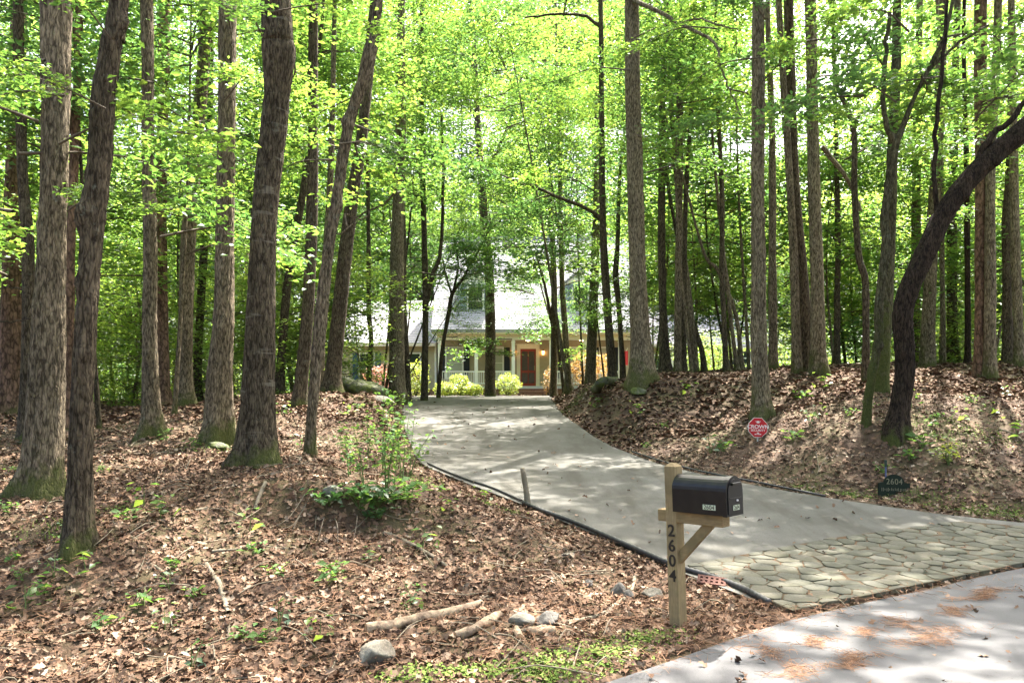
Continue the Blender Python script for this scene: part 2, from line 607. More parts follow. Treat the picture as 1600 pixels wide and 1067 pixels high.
def poly_sd(poly, x, y):
    """signed distance to a polygon, negative inside"""
    x, y = np.asarray(x, float).ravel(), np.asarray(y, float).ravel()
    best = np.full(x.shape, 1e9)
    ins = np.zeros(x.shape, bool)
    n = len(poly)
    for i in range(n):
        ax, ay = poly[i]
        bx, by = poly[(i + 1) % n]
        ex, ey = bx - ax, by - ay
        t = np.clip(((x - ax) * ex + (y - ay) * ey) / (ex * ex + ey * ey + 1e-12), 0, 1)
        best = np.minimum(best, np.hypot(x - ax - t * ex, y - ay - t * ey))
        c = ((ay > y) != (by > y)) & (x < (bx - ax) * (y - ay) / (by - ay + 1e-12) + ax)
        ins ^= c
    return np.where(ins, -best, best)


CTRL = [(55, 790, 8), (120, 856, 6.5), (237, 684, 13), (340, 694, 12), (402, 730, 9.2), (485, 724, 9.9), (520, 614, 20), (468, 642, 16), (620, 615, 26),
        (663, 619, 30), (17, 650, 17), (42, 690, 13), (255, 639, 20), (290, 637, 18), (560, 800, 8.0), (480, 792, 8.1), (640, 790, 8.6), (400, 800, 7.9),
        (560, 860, 7.05), (470, 850, 7.1), (700, 850, 7.4), (600, 920, 6.2), (720, 900, 6.6), (800, 850, 7.9), (880, 880, 7.2),
        (600, 1008, 5.0), (585, 1040, 4.75), (800, 975, 5.6), (965, 935, 6.2), (1060, 981, 5.62), (300, 1060, 4.72), (0, 1060, 4.8), (0, 900, 6.1), (350, 930, 5.85),
        (300, 850, 6.9), (150, 632, 26), (-300, 720, 11), (-300, 640, 25), (-300, 900, 6), (100, 627, 40), (-500, 625, 50),
        (1190, 658, 15), (1352, 664, 12.8), (1400, 694, 12.2), (1002, 592, 18), (1040, 586, 22), (1255, 588, 19), (1540, 588, 17.5), (1455, 574, 22),
        (1100, 583, 22), (960, 600, 22), (922, 613, 32), (888, 613, 35), (865, 617, 37), (1184, 692, 13.6), (1397, 774, 10.7), (1600, 802, 9.7),
        (1600, 700, 12), (1900, 700, 13), (1900, 600, 18), (1600, 640, 14), (1480, 735, 11.3), (1280, 720, 12.2), (1090, 640, 16.5), (1200, 577, 28), (1600, 574, 28),
        (1800, 574, 34), (1200, 590, 45), (1000, 690, 15), (940, 640, 18.5)]
cp = np.array([P(*c) for c in CTRL])
extra = np.array([(-12, 46, 1.35), (-5, 46, 1.35), (2, 46, 1.38), (9, 46, 1.5), (-12, 58, 1.4), (0, 58, 1.4), (10, 58, 1.6), (-60, 100, 1.2), (60, 100, 2.6), (0, 100, 1.8), (-90, 40, 1.0), (90, 40, 2.2),
                  (-110, -60, -0.2), (110, -60, -0.2), (0, -40, -0.1), (-30, -5, 0.2), (0, -15, -0.05), (20, -10, -0.05), (22, 14, 0.3)])
# verge points just off the road edge
verge = []
for xx in (-12, -8, -5, -3, -1.5, -.5, .4, 1.2, 9, 12, 16):
    yy = float(np.interp(xx, RE[:, 0], RE[:, 1]))
    verge.append((xx - .1, yy + .15, 0.0))
for xx in (-10, -7, -4.5, -2.6, -1.2):
    yy = float(np.interp(xx, RE[:, 0], RE[:, 1]))
    verge.append((xx, yy + 1.1, -0.10))
cp = np.vstack([cp, extra, np.array(verge)])


def tps(r2):
    return 0.5 * r2 * np.log(r2 + 1e-9)


_n = len(cp)
_A = np.zeros((_n + 3, _n + 3))
_d2 = ((cp[:, None, :2] - cp[None, :, :2]) ** 2).sum(-1)
_A[:_n, :_n] = tps(_d2) + np.eye(_n) * 0.6
_A[:_n, _n] = 1
_A[:_n, _n + 1:] = cp[:, :2]
_A[_n:, :_n] = _A[:_n, _n:].T
_w = np.linalg.solve(_A, np.r_[cp[:, 2], 0, 0, 0])


def vnoise(x, y, s, seed=0):
    """smooth value noise"""
    x, y = x * s + 37.1 * seed, y * s + 11.7 * seed
    i, j = np.floor(x), np.floor(y)
    u, v = x - i, y - j
    u, v = u * u * (3 - 2 * u), v * v * (3 - 2 * v)
    h = lambda a, b: np.modf(np.abs(np.sin(a * 127.1 + b * 311.7 + seed * 74.7) * 43758.5453))[0]
    return (h(i, j) * (1 - u) + h(i + 1, j) * u) * (1 - v) + (h(i, j + 1) * (1 - u) + h(i + 1, j + 1) * u) * v - 0.5


def ground(x, y):
    """terrain height, arrays in, arrays out"""
    sh = np.shape(x)
    x, y = np.asarray(x, float).ravel(), np.asarray(y, float).ravel()
    xc, yc = np.clip(x, -110, 110), np.clip(y, -60, 110)
    z = np.full(x.shape, _w[_n]) + _w[_n + 1] * xc + _w[_n + 2] * yc
    for k in range(_n):
        z += _w[k] * tps((xc - cp[k, 0]) ** 2 + (yc - cp[k, 1]) ** 2)
    z = np.clip(z, -0.6, 4.0)
    mound = .20 * np.exp(-((x + 2.0) / 1.3) ** 2 - ((y - 8.6) / .9) ** 2) + .16 * np.exp(-((x - .1) / .9) ** 2 - ((y - 8.0) / .7) ** 2)
    rough = mound + 0.16 * vnoise(x, y, .7, 1) + 0.09 * vnoise(x, y, 1.9, 2) + 0.05 * vnoise(x, y, 4.5, 3)
    # eroded lip over the cut bank, left of the driveway
    lip = np.exp(-((x + 1.9) / 1.1) ** 2) * (0.18 * np.exp(-((y - 8.05) / .22) ** 2) - 0.12 * np.exp(-((y - 7.62) / .22) ** 2))
    for fx, fy, fr in FEET:                                # litter heaped against the trunks
        z = z + .09 * np.exp(-((x - fx) ** 2 + (y - fy) ** 2) / fr ** 2)
    z = z + rough + lip
    dd = poly_sd(DPOLY, x, y)
    rd = road_d(x, y)
    s = S(x, y)
    t = np.clip((dd - 0.05) / 0.9, 0, 1)
    t = t * t * (3 - 2 * t)
    z = np.where(dd < 0.05, s - 0.045, (s - 0.03) * (1 - t) + z * t)
    t2 = np.clip((rd - 0.04) / 0.7, 0, 1)
    t2 = t2 * t2 * (3 - 2 * t2)
    z0 = np.where(rd > -7.2, -0.035, -0.035 + np.clip((-rd - 7.2) * .2, 0, .1))
    z = np.where(dd < 0.05, z, np.where(rd < 0.04, z0, z0 * (1 - t2) + z * t2))
    return z.reshape(sh)


FEET = [((px - 800) / F * Y, Y, fr) for px, Y, fr in ((60, 8, .6), (121, 6.5, .42), (237, 13, .6), (340, 12, .65), (402, 9.2, .65), (484, 9.9, .35), (1190, 15, .6), (1353, 12.6, .4), (1399, 12.2, .6), (1002, 18, .8), (1377, 15, .5))]


def gz(x, y):
    return float(ground(np.array([x]), np.array([y]))[0])


def G(px, py, Y0=None):
    """photo pixel -> point on the ground"""
    Ys = np.linspace(3.6, 60, 1500)
    xs = (px - 800) / F * Ys
    dz = CAMZ + (HOR - py) / F * Ys - ground(xs, Ys)
    k = np.where(dz <= 0)[0]
    Y = Ys[k[0]] if len(k) else (Y0 or 60)
    x = (px - 800) / F * Y
    return np.array([x, Y, gz(x, Y)])


def axis(knots):
    out = [knots[0][0]]
    for a, b, st in knots:
        out += list(np.linspace(a, b, max(2, int(round((b - a) / st)) + 1))[1:])
    return np.array(out)


gx = axis([(-600, -110, 70), (-110, -40, 7), (-40, -14, 1.2), (-14, -6, .3), (-6, 8, .11), (8, 16, .3), (16, 40, 1.2), (40, 110, 7), (110, 600, 70)])
gy = axis([(-400, -60, 60), (-60, -10, 4), (-10, 3.4, .8), (3.4, 11, .10), (11, 18, .2), (18, 30, .4), (30, 60, 1.2), (60, 110, 6), (110, 900, 80)])
X, Y = np.meshgrid(gx, gy)
Z = ground(X, Y)
V = np.stack([X, Y, Z], -1).reshape(-1, 3)
nx, ny = len(gx), len(gy)
i, j = np.meshgrid(np.arange(nx - 1), np.arange(ny - 1))
a = (j * nx + i).ravel()
tag(link('ground', np_mesh('ground', V, np.stack([a, a + 1, a + nx + 1, a + nx], 1), M_soil, smooth=True)), kind='structure')

# road: strip from the near edge towards and past the camera
xs = axis([(-60, -12, 4), (-12, 14, .5), (14, 90, 5)])
e = np.interp(xs, RE[:, 0], RE[:, 1])
rows = []
for k, (off, z) in enumerate([(0.0, -0.012), (-.25, 0.0), (-1.5, .02), (-4.3, .05), (-7.2, .02), (-8.8, -.012)]):
    jit = 0.06 * np.array([vnoise(np.array([x * 3.0]), np.array([0.]), 1, 5)[0] for x in xs]) if k == 0 else 0
    rows.append(np.stack([xs + 0 * e, e + off + jit, np.full(len(xs), z)], 1))
V = np.vstack(rows)
n = len(xs)
T = [(r * n + c, (r + 1) * n + c, (r + 1) * n + c + 1, r * n + c + 1) for r in range(5) for c in range(n - 1)]
tag(link('road', np_mesh('road', V, T, M_road, smooth=True)), kind='structure')

# driveway sheet
V = []
NC = 16
for k in range(NROW):
    for c in range(NC + 1):
        p = DLs[k] * (1 - c / NC) + DRs[k] * c / NC
        if c in (0, NC):
            p = p + np.array([0.05 * vnoise(np.array([p[1] * 2.]), np.array([c * 1.]), 1, 4)[0], 0])
        V.append((p[0], p[1], float(S(p[0], p[1])) + (0.0 if k else -0.016) - (0.012 if c in (0, NC) else 0)))
T = [(k * (NC + 1) + c, k * (NC + 1) + c + 1, (k + 1) * (NC + 1) + c + 1, (k + 1) * (NC + 1) + c) for k in range(NROW - 1) for c in range(NC)]
drive = tag(link('driveway', np_mesh('driveway', np.array(V), T, M_drive, smooth=True)), kind='structure')

# stone apron: jointing bed and irregular flat stones, each stone a piece of its own
APR = np.array([(2.10, 5.74), (4.8, 7.28), (7.55, 8.86), (6.15, 9.05), (5.35, 9.2), (3.4, 8.25), (1.62, 7.15)])


def clip_half(poly, p, nrm):
    out = []
    for k in range(len(poly)):
        a, b = poly[k], poly[(k + 1) % len(poly)]
        da, db = np.dot(a - p, nrm), np.dot(b - p, nrm)
        if da <= 0:
            out.append(a)
        if da * db < 0:
            out.append(a + (b - a) * da / (da - db))
    return out


bed = MB()
cent = APR.mean(0)
ring = resample(np.vstack([APR, APR[:1]]), 60)[:-1]
Vb = [(cent[0], cent[1], float(S(*cent)) + .006)]
for q in ring:
    Vb.append((q[0], q[1], float(S(*q)) + .006))
for t_ in (0.66, 0.33):
    pass
bedv, bedf = [], []
lv = np.linspace(0, 1, 8)
for t_ in lv:
    for q in ring:
        p = cent * (1 - t_) + q * t_
        bedv.append((p[0], p[1], float(S(*p)) + .008))
nr = len(ring)
for k in range(7):
    for c in range(nr):
        bedf.append((k * nr + c, (k + 1) * nr + c, (k + 1) * nr + (c + 1) % nr, k * nr + (c + 1) % nr))
bed.add(bedv, bedf)
apron = tag(bed.build('stone_apron', M_joint, fix=False), kind='structure')
seeds = []
eu, ev = np.array([.85, .527]), np.array([-.527, .85])
rr = random.Random(3)
for a_ in range(-6, 52):
    for b_ in range(-6, 28):
        p = np.array([2.1, 5.7]) + eu * (a_ * .22 + (b_ % 2) * .11 + rr.uniform(-.075, .075)) + ev * (b_ * .188 + rr.uniform(-.066, .066))
        seeds.append(p)
seeds = np.array(seeds)
stones = 0
rest = MB()
seeds = seeds[np.argsort(np.hypot(seeds[:, 0], seeds[:, 1]))]
for s_ in seeds:
    cell = [s_ + np.array(q) for q in ((-1, -1), (1, -1), (1, 1), (-1, 1))]
    dist = np.linalg.norm(seeds - s_, axis=1)
    for o_ in seeds[np.argsort(dist)[1:22]]:
        cell = clip_half(cell, (s_ + o_) / 2, o_ - s_)
        if len(cell) < 3:
            break
    for k in range(len(APR)):
        if len(cell) < 3:
            break
        a_, b_ = APR[k], APR[(k + 1) % len(APR)]
        e_ = b_ - a_
        cell = clip_half(cell, a_, np.array([e_[1], -e_[0]]))
    if len(cell) < 3:
        continue
    cell = np.array(cell)
    area = 0.5 * abs(np.sum(cell[:, 0] * np.roll(cell[:, 1], -1) - cell[:, 1] * np.roll(cell[:, 0], -1)))
    if area < 0.012:
        continue
    c_ = cell.mean(0)
    # chamfer corners a little so that they read as broken stone
    pl = []
    for k in range(len(cell)):
        a_, b_, d_ = cell[k - 1], cell[k], cell[(k + 1) % len(cell)]
        pl += [b_ + (a_ - b_) * .13, b_ + (d_ - b_) * .13]
    pl = np.array(pl)
    rmean = math.sqrt(area / math.pi)
    mb = MB()
    tilt = (rr.uniform(-.008, .008), rr.uniform(-.008, .008))
    h0 = rr.uniform(.011, .021)
    rings = []
    for sh, h in ((1 - .007 / rmean, -.03), (1 - .008 / rmean, h0 - .004), (1 - .018 / rmean, h0)):
        rings.append([(c_ + (q - c_) * sh, h) for q in pl])
    o0 = np.array([c_[0], c_[1], float(S(*c_))])
    Vv = []
    for rg in rings:
        for q, h in rg:
            Vv.append((q[0] - o0[0], q[1] - o0[1], float(S(*q)) - o0[2] + h + tilt[0] * (q[0] - o0[0]) / .2 + tilt[1] * (q[1] - o0[1]) / .2))
    m_ = len(pl)
    Fc = [tuple(2 * m_ + k for k in range(m_))]
    for r_ in range(2):
        Fc += [(r_ * m_ + k, r_ * m_ + (k + 1) % m_, (r_ + 1) * m_ + (k + 1) % m_, (r_ + 1) * m_ + k) for k in range(m_)]
    if stones >= 300:                                   # past the limit: the farthest stones in one part
        rest.add([tuple(np.array(v) + o0) for v in Vv], Fc)
        stones += 1
        continue
    mb.add(Vv, Fc)
    mb.build('paving_stone', M_paver, apron, o0)
    stones += 1
if rest.v:
    tag(rest.build('far_paving_stones', M_paver, apron, None), kind='stuff')
print('stones', stones)

# ------------------------------------------------------------------ the house
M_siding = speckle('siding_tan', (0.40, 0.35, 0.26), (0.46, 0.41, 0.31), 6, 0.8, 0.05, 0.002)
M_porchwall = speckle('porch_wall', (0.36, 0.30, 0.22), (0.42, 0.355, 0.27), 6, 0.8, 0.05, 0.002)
M_white = speckle('white_trim', (0.74, 0.74, 0.71), (0.82, 0.82, 0.8), 8, 0.6, 0.03, 0.002)
M_cream = speckle('cream_trim', (0.66, 0.61, 0.50), (0.73, 0.68, 0.57), 8, 0.7, 0.03, 0.002)
M_shingle = speckle('roof_shingle', (0.24, 0.24, 0.26), (0.36, 0.36, 0.38), 7, 0.9, 0.3, 0.01, (0.27, 0.27, 0.29), 0.4)
M_blue = mat('blue_shutter', (0.045, 0.10, 0.17), 0.6)
M_navy = mat('navy_shutter', (0.018, 0.022, 0.032), 0.6)
M_glass = mat('window_glass', (0.03, 0.04, 0.045), 0.06, 0.8)
M_blind = mat('window_blind', (0.42, 0.43, 0.36), 0.7)
M_doorwood = speckle('door_wood', (0.20, 0.026, 0.02), (0.29, 0.045, 0.034), 12, 0.45, 0.2, 0.004, stretch=(6, 6, 1))
M_doorglass = speckle('leaded_glass', (0.014, 0.012, 0.012), (0.09, 0.05, 0.035), 30, 0.25, 0.4, 0.01, spec=0.6)
M_brickm = speckle('brick_red', (0.105, 0.05, 0.04), (0.165, 0.08, 0.064), 14, 0.9, 0.4, 0.006)
M_porchfloor = speckle('porch_floor', (0.38, 0.40, 0.41), (0.46, 0.48, 0.48), 10, 0.7, 0.1, 0.003)
M_dormer = speckle('dormer_siding', (0.22, 0.27, 0.34), (0.27, 0.32, 0.40), 6, 0.8, 0.05, 0.002)
M_brass = mat('brass', (0.35, 0.25, 0.1), 0.35)
M_found = speckle('foundation', (0.20, 0.11, 0.08), (0.30, 0.18, 0.14), 14, 0.9, 0.3, 0.01)


def glow(name, col, st):
    m = bpy.data.materials.new(name)
    m.use_nodes = True
    b = m.node_tree.nodes['Principled BSDF']
    b.inputs['Base Color'].default_value = (*col, 1)
    b.inputs['Emission Color'].default_value = (*col, 1)
    b.inputs['Emission Strength'].default_value = st
    return m


M_lamp = glow('lit_lamp_glass', (1.0, 0.72, 0.38), 3.0)
M_lantern = glow('lit_lantern_glass', (1.0, 0.50, 0.16), 2.2)

HZ = 1.36                 # ground at the house
hx = lambda px, Y: (px - 800) / F * Y
hz = lambda py, Y: CAMZ + (HOR - py) / F * Y
house = thing('house', (0, 46, HZ), 'tan storey-and-a-half house with porch and pale roof at the driveway end', 'house')
HO = np.array([0, 46, HZ])


def hb(m, name, mats, par=None, smooth=False):
    m.v = [tuple(np.array(p) - HO) for p in m.v]
    return m.build(name, mats, par or house, None, smooth)


def lap_wall(x0, x1, y, z0, z1, course=0.17, thick=0.2):
    """clapboard wall facing the road: saw-tooth outline pushed along x"""
    m = MB()
    prof = []
    z = z0
    while z < z1 - 1e-6:
        zt = min(z + course, z1)
        prof += [(y - 0.018, z), (y - 0.002, zt)]
        z = zt
    prof += [(y + thick, z1), (y + thick, z0)]
    n = len(prof)
    V = [(x0, a, b) for a, b in prof] + [(x1, a, b) for a, b in prof]
    m.add(V, [tuple(range(n)), tuple(range(2 * n - 1, n - 1, -1))] + [(i, (i + 1) % n, (i + 1) % n + n, i + n) for i in range(n)])
    return m


def roof_slope(x0, x1, xr0, xr1, y0, z0, y1, z1, courses, thick=0.16):
    """shingled slope: one step per course, ends may be cut on the slant"""
    m = MB()
    prof = []
    for k in range(courses):
        a, b = k / courses, (k + 1) / courses
        ya, yb, za, zb = y0 + (y1 - y0) * a, y0 + (y1 - y0) * b, z0 + (z1 - z0) * a, z0 + (z1 - z0) * b
        prof += [(ya, za + 0.03, a), (yb, zb + 0.004, b)]
    prof += [(y1, z1 - thick, 1), (y0, z0 - thick, 0)]
    n = len(prof)
    V = [(x0 + (xr0 - x0) * t, a, b) for a, b, t in prof] + [(x1 + (xr1 - x1) * t, a, b) for a, b, t in prof]
    m.add(V, [tuple(range(n)), tuple(range(2 * n - 1, n - 1, -1))] + [(i, (i + 1) % n, (i + 1) % n + n, i + n) for i in range(n)])
    return m


def window(x0, x1, z0, z1, y, par=None, blind=False, bars=(2, 2), shutters=None, sw=0.38, trim=0.09):
    f = MB()
    for a in ((x0 - trim, x0, z0 - trim, z1 + trim), (x1, x1 + trim, z0 - trim, z1 + trim), (x0, x1, z0 - trim, z0), (x0, x1, z1, z1 + trim)):
        f.box(a[0], a[1], y - .07, y + .02, a[2], a[3])
    w = hb(f, 'window', M_white, par)
    p = MB()
    nb, nc = bars
    gapx, gapz = (x1 - x0) / nb, (z1 - z0) / nc
    hb(MB().box(x0, x1, y - .022, y - .002, z0, z1), 'pane', M_blind if blind else M_glass, w)
    s_ = MB()
    for k in range(1, nb):
        s_.box(x0 + gapx * k - .016, x0 + gapx * k + .016, y - .045, y - .024, z0, z1)
    for k in range(1, nc):
        s_.box(x0, x1, y - .05, y - .024, z0 + gapz * k - .02, z0 + gapz * k + .02)
    if nb > 1 or nc > 1:
        hb(s_, 'sash', M_white, w)
    if shutters:
        for sx in (x0 - trim - sw - .02, x1 + trim + .02):
            sh = MB().cbox(sx, sx + sw, y - .055, y - .0015, z0 - .05, z1 + .05, .006)
            for q in range(2):
                zz = z0 + (z1 - z0) * (.05 + .5 * q)
                for kk in range(9):
                    h_ = (z1 - z0) * .4 / 9
                    sh.box(sx + .05, sx + sw - .05, y - .066, y - .053, zz + kk * h_, zz + kk * h_ + h_ * .7)
            hb(sh, 'shutter', shutters, par)
    return w


# main block: porch front line at Y 46, wall behind at Y 48.2
YP, YW = 46.0, 48.2
XL, XR = hx(683, YP), hx(1004, YP)
FLO = hz(603, YP)
BEAM = hz(531, YP)
EAVE = hz(516, YP)
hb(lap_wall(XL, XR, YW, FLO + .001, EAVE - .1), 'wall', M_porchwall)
hb(MB().box(XL, XR, YP - .1, YW + .3, FLO - .16, FLO), 'porch_floor', M_porchfloor)
hb(MB().box(XL + .02, XR - .02, YP, YP + .2, HZ - .4, FLO - .162), 'foundation', M_found)
hb(MB().box(XL - .05, XR + .05, YP - .005, YP + .25, BEAM, BEAM + .17).box(XL, XR, YP + .03, YP + .2, BEAM + .172, EAVE - .22), 'porch_beam', [M_white])
hb(MB().box(XL - .02, XR + .02, YP + .012, YP + .026, BEAM + .174, EAVE - .2), 'frieze', M_cream)
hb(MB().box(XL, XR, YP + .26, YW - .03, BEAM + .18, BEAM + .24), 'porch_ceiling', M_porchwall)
hb(MB().box(XL - .25, XR + .25, YP - .52, YP - .48, EAVE - .24, EAVE - .03), 'fascia', M_cream)
hb(MB().box(XL - .25, XR + .25, YP - .479, YP + .02, EAVE - .22, EAVE - .18), 'soffit', M_cream)
YR, ZR = 51.6, hz(372, 51.6)
hb(roof_slope(XL - .3, XR + .3, XL - .3, XR + .3, YP - .55, EAVE, YR, ZR, 46), 'roof', M_shingle)
hb(roof_slope(XR + .3, XL - .3, XR + .3, XL - .3, 57.2, EAVE + .2, YR + .001, ZR - .002, 20), 'roof', M_shingle)
hb(MB().box(XL - .32, XR + .32, YR - .12, YR + .12, ZR - .04, ZR + .09), 'ridge_cap', M_shingle)
hb(MB().box(XL + .02, XR - .02, 57, 57.2, HZ - .3, EAVE + .1), 'wall', M_siding)
for xg, sg in ((XL, 1), (XR, -1)):                       # gable ends
    g = MB()
    pts = [(YW - .01, HZ - .3), (57, HZ - .3), (57, EAVE + .02), (YR, ZR - .3), (YP - .1, EAVE - .15), (YW - .01, EAVE - .15)]
    V = [(xg, a, b) for a, b in pts] + [(xg + sg * .15, a, b) for a, b in pts]
    n = len(pts)
    g.add(V, [tuple(range(n)), tuple(range(2 * n - 1, n - 1, -1))] + [(k, (k + 1) % n, (k + 1) % n + n, k + n) for k in range(n)])
    hb(g, 'gable_wall', M_siding)
colx = [hx(p, YP) for p in (687, 744, 802, 861, 914, 969)]
for k, x in enumerate(colx):
    c = MB().cbox(x - .1, x + .1, YP - .07, YP + .13, FLO + .1, BEAM - .002, .006)
    c.cbox(x - .14, x + .14, YP - .11, YP + .17, FLO + .001, FLO + .1, .01).cbox(x - .13, x + .13, YP - .1, YP + .16, BEAM - .16, BEAM - .1, .01)
    hb(c, 'column', M_white)
bal = None
for k in range(5):
    if k == 2:
        continue                                          # the steps lead up here
    a, b = colx[k] + .105, colx[k + 1] - .105
    r = hb(MB().cbox(a, b, YP + .0, YP + .08, FLO + .82, FLO + .9, .01).cbox(a, b, YP + .01, YP + .07, FLO + .12, FLO + .18, .01), 'railing', M_white)
    nb = 15
    for q in range(nb):
        x = a + (b - a) * (q + .5) / nb
        if bal is None:
            bal = MB().cbox(-.02, .02, -.02, .02, 0, .638, .004).build('baluster', M_white, r).data
            ob = r.children[0]
        else:
            ob = link('baluster', bal, r)
        ob.location = (x, YP + .04 - HO[1], FLO + .181 - HO[2])
# brick steps with single bricks
sx0, sx1 = hx(803, YP), hx(866, YP)
for k in range(3):
    st = MB().box(sx0, sx1, YP - .11 - .3 * (k + 1), YP - .11 - .3 * k, HZ - .2, FLO - .19 * (k + 1) + .03)
    so = hb(st, 'step', M_found)
    bm_ = None
    nb = 11
    for q in range(nb):
        m = MB().cbox(0, (sx1 - sx0) / nb - .012, -.016, .06, 0, .075, .006)
        if bm_ is None:
            ob = m.build('brick', M_brickm, so)
            bm_ = ob.data
        else:
            ob = link('brick', bm_, so)
        ob.location = (sx0 + q * (sx1 - sx0) / nb + .006, YP - .11 - .3 * (k + 1) - HO[1], FLO - .19 * (k + 1) - .052 - HO[2])
# door
dx0, dx1, dz1 = hx(813, YW), hx(837.5, YW), hz(545, YW)
fr = MB().box(dx0 - .22, dx0, YW - .08, YW - .0, FLO + .002, dz1).box(dx1, dx1 + .22, YW - .08, YW, FLO + .002, dz1)
fr.box(dx0 - .22, dx1 + .22, YW - .08, YW, dz1, dz1 + .24).box(dx0 - .3, dx1 + .3, YW - .14, YW, dz1 + .242, dz1 + .31)
hb(fr, 'door_frame', M_cream)
dw, dh = dx1 - dx0, dz1 - FLO
dr = hb(MB().box(dx0 + .004, dx1 - .004, YW - .04, YW - .021, FLO + .005, dz1 - .004), 'door', M_doorwood)
for a, b, c, d in ((.10, .47, .42, .93), (.53, .90, .42, .93), (.10, .47, .08, .36), (.53, .90, .08, .36)):
    hb(MB().cbox(dx0 + dw * a, dx0 + dw * b, YW - .052, YW - .038, FLO + dh * c, FLO + dh * d, .004), 'door_panel', M_doorglass, dr)
hb(MB().tube([(dx1 - .09, YW - .07, FLO + dh * .42), (dx1 - .09, YW - .07, FLO + dh * .55)], .018, 8), 'handle', M_brass, dr)
hb(MB().tube([(dx0 + dw * .5, YW - .06, FLO + dh * .80), (dx0 + dw * .5, YW - .06, FLO + dh * .86)], .03, 8), 'knocker', M_brass, dr)
# porch windows, dark shutters
for a, b in ((698, 722), (772, 785), (884, 904), (938, 956)):
    window(hx(a, YW), hx(b, YW), hz(585, YW) - .2, hz(544, YW), YW - .02, None, True, (1, 2), M_navy, .36)
# lamps
for p in (825, 909):
    x = hx(p, 47)
    z = BEAM + .18
    b_ = hb(MB().tube([(x, 47, z - .03), (x, 47, z)], .17, 14), 'ceiling_light', M_white)
    hb(MB().tube([(x, 47, z - .20), (x, 47, z - .17), (x, 47, z - .10), (x, 47, z - .031)], [.05, .12, .165, .16], 14), 'lamp_glass', M_lamp, b_, True)
for p in (801.5, 848.5):
    x = hx(p, YW)
    z = hz(551, YW)
    l_ = hb(MB().box(x - .03, x + .03, YW - .12, YW - .02, z + .1, z + .15).tube([(x, YW - .13, z + .1), (x, YW - .13, z + .2)], [.1, .02], 6).tube([(x, YW - .13, z - .16), (x, YW - .13, z - .13)], [.03, .07], 6), 'lantern', M_navy)
    hb(MB().tube([(x, YW - .13, z - .128), (x, YW - .13, z + .098)], [.06, .085], 6), 'lantern_glass', M_lantern, l_)
# hanging flag on the right end of the porch
fl = MB().tube([(hx(972, YP), YP - .05, hz(560, YP)), (hx(978, YP), YP - .7, hz(545, YP))], .018, 6)
hb(fl, 'flag_pole', M_white)
fg = MB()
fv = [(hx(974, YP) + .06 * math.sin(k * 1.3) + .18 * (k / 7), YP - .55 + .1 * math.cos(k), hz(549, YP) - q * .28) for q in range(4) for k in range(8)]
fg.add(fv, [(q * 8 + k, q * 8 + k + 1, q * 8 + 9 + k, q * 8 + 8 + k) for q in range(3) for k in range(7)])
hb(fg, 'flag', mat('flag_red', (0.42, 0.03, 0.03), 0.8))
# dormers on the front slope
slope = (ZR - EAVE) / (YR - YP + .55)


def dormer(p0, p1, pt, pb, Yd):
    x0, x1, z1, z0 = hx(p0, Yd), hx(p1, Yd), hz(pt, Yd), hz(pb, Yd)
    yb = YP - .55 + (z1 - EAVE) / slope
    d = lap_wall(x0, x1, Yd, z0 - .1, z1, .16, .12)
    do = hb(d, 'dormer', M_dormer)
    for xa in (x0, x1 - .12):
        m = MB()
        pts = [(Yd + .12, z0 - .1), (Yd + .12, z1), (yb + .1, z1)]
        V = [(xa, a, b) for a, b in pts] + [(xa + .12, a, b) for a, b in pts]
        m.add(V, [(0, 1, 2), (5, 4, 3), (0, 3, 4, 1), (1, 4, 5, 2), (2, 5, 3, 0)])
        hb(m, 'dormer_cheek', M_dormer, do)
    xm = (x0 + x1) / 2
    pk = z1 + (x1 - x0) * .42
    ybk = YP - .55 + (pk - EAVE) / slope + .2
    m = MB()
    for xa, sg in ((x0 - .18, 1), (x1 + .18, -1)):
        za = z1 - .10
        V = [(xa, Yd - .2, za), (xm, Yd - .2, pk), (xm, ybk, pk), (xa, yb + .1, za)]
        V += [(a, b, c + .12) for a, b, c in V]
        m.add(V, [(0, 1, 2, 3), (4, 5, 6, 7), (0, 1, 5, 4), (1, 2, 6, 5), (2, 3, 7, 6), (3, 0, 4, 7)])
    hb(m, 'dormer_roof', M_shingle, do)
    hb(MB().add([(x0, Yd, z1), (x1, Yd, z1), (xm, Yd, pk - .03), (x0, Yd + .1, z1), (x1, Yd + .1, z1), (xm, Yd + .1, pk - .03)],
                [(0, 1, 2), (5, 4, 3), (0, 3, 4, 1), (1, 4, 5, 2), (2, 5, 3, 0)]), 'dormer_gable', M_white, do)
    w0, w1 = x0 + (x1 - x0) * .28, x1 - (x1 - x0) * .28
    window(w0, w1, z0 + .62, z1 - .22, Yd - .02, None, False, (1, 2), None, trim=.1)


dormer(718, 768, 444, 508, 46.7)
dormer(882, 932, 444, 508, 46.7)


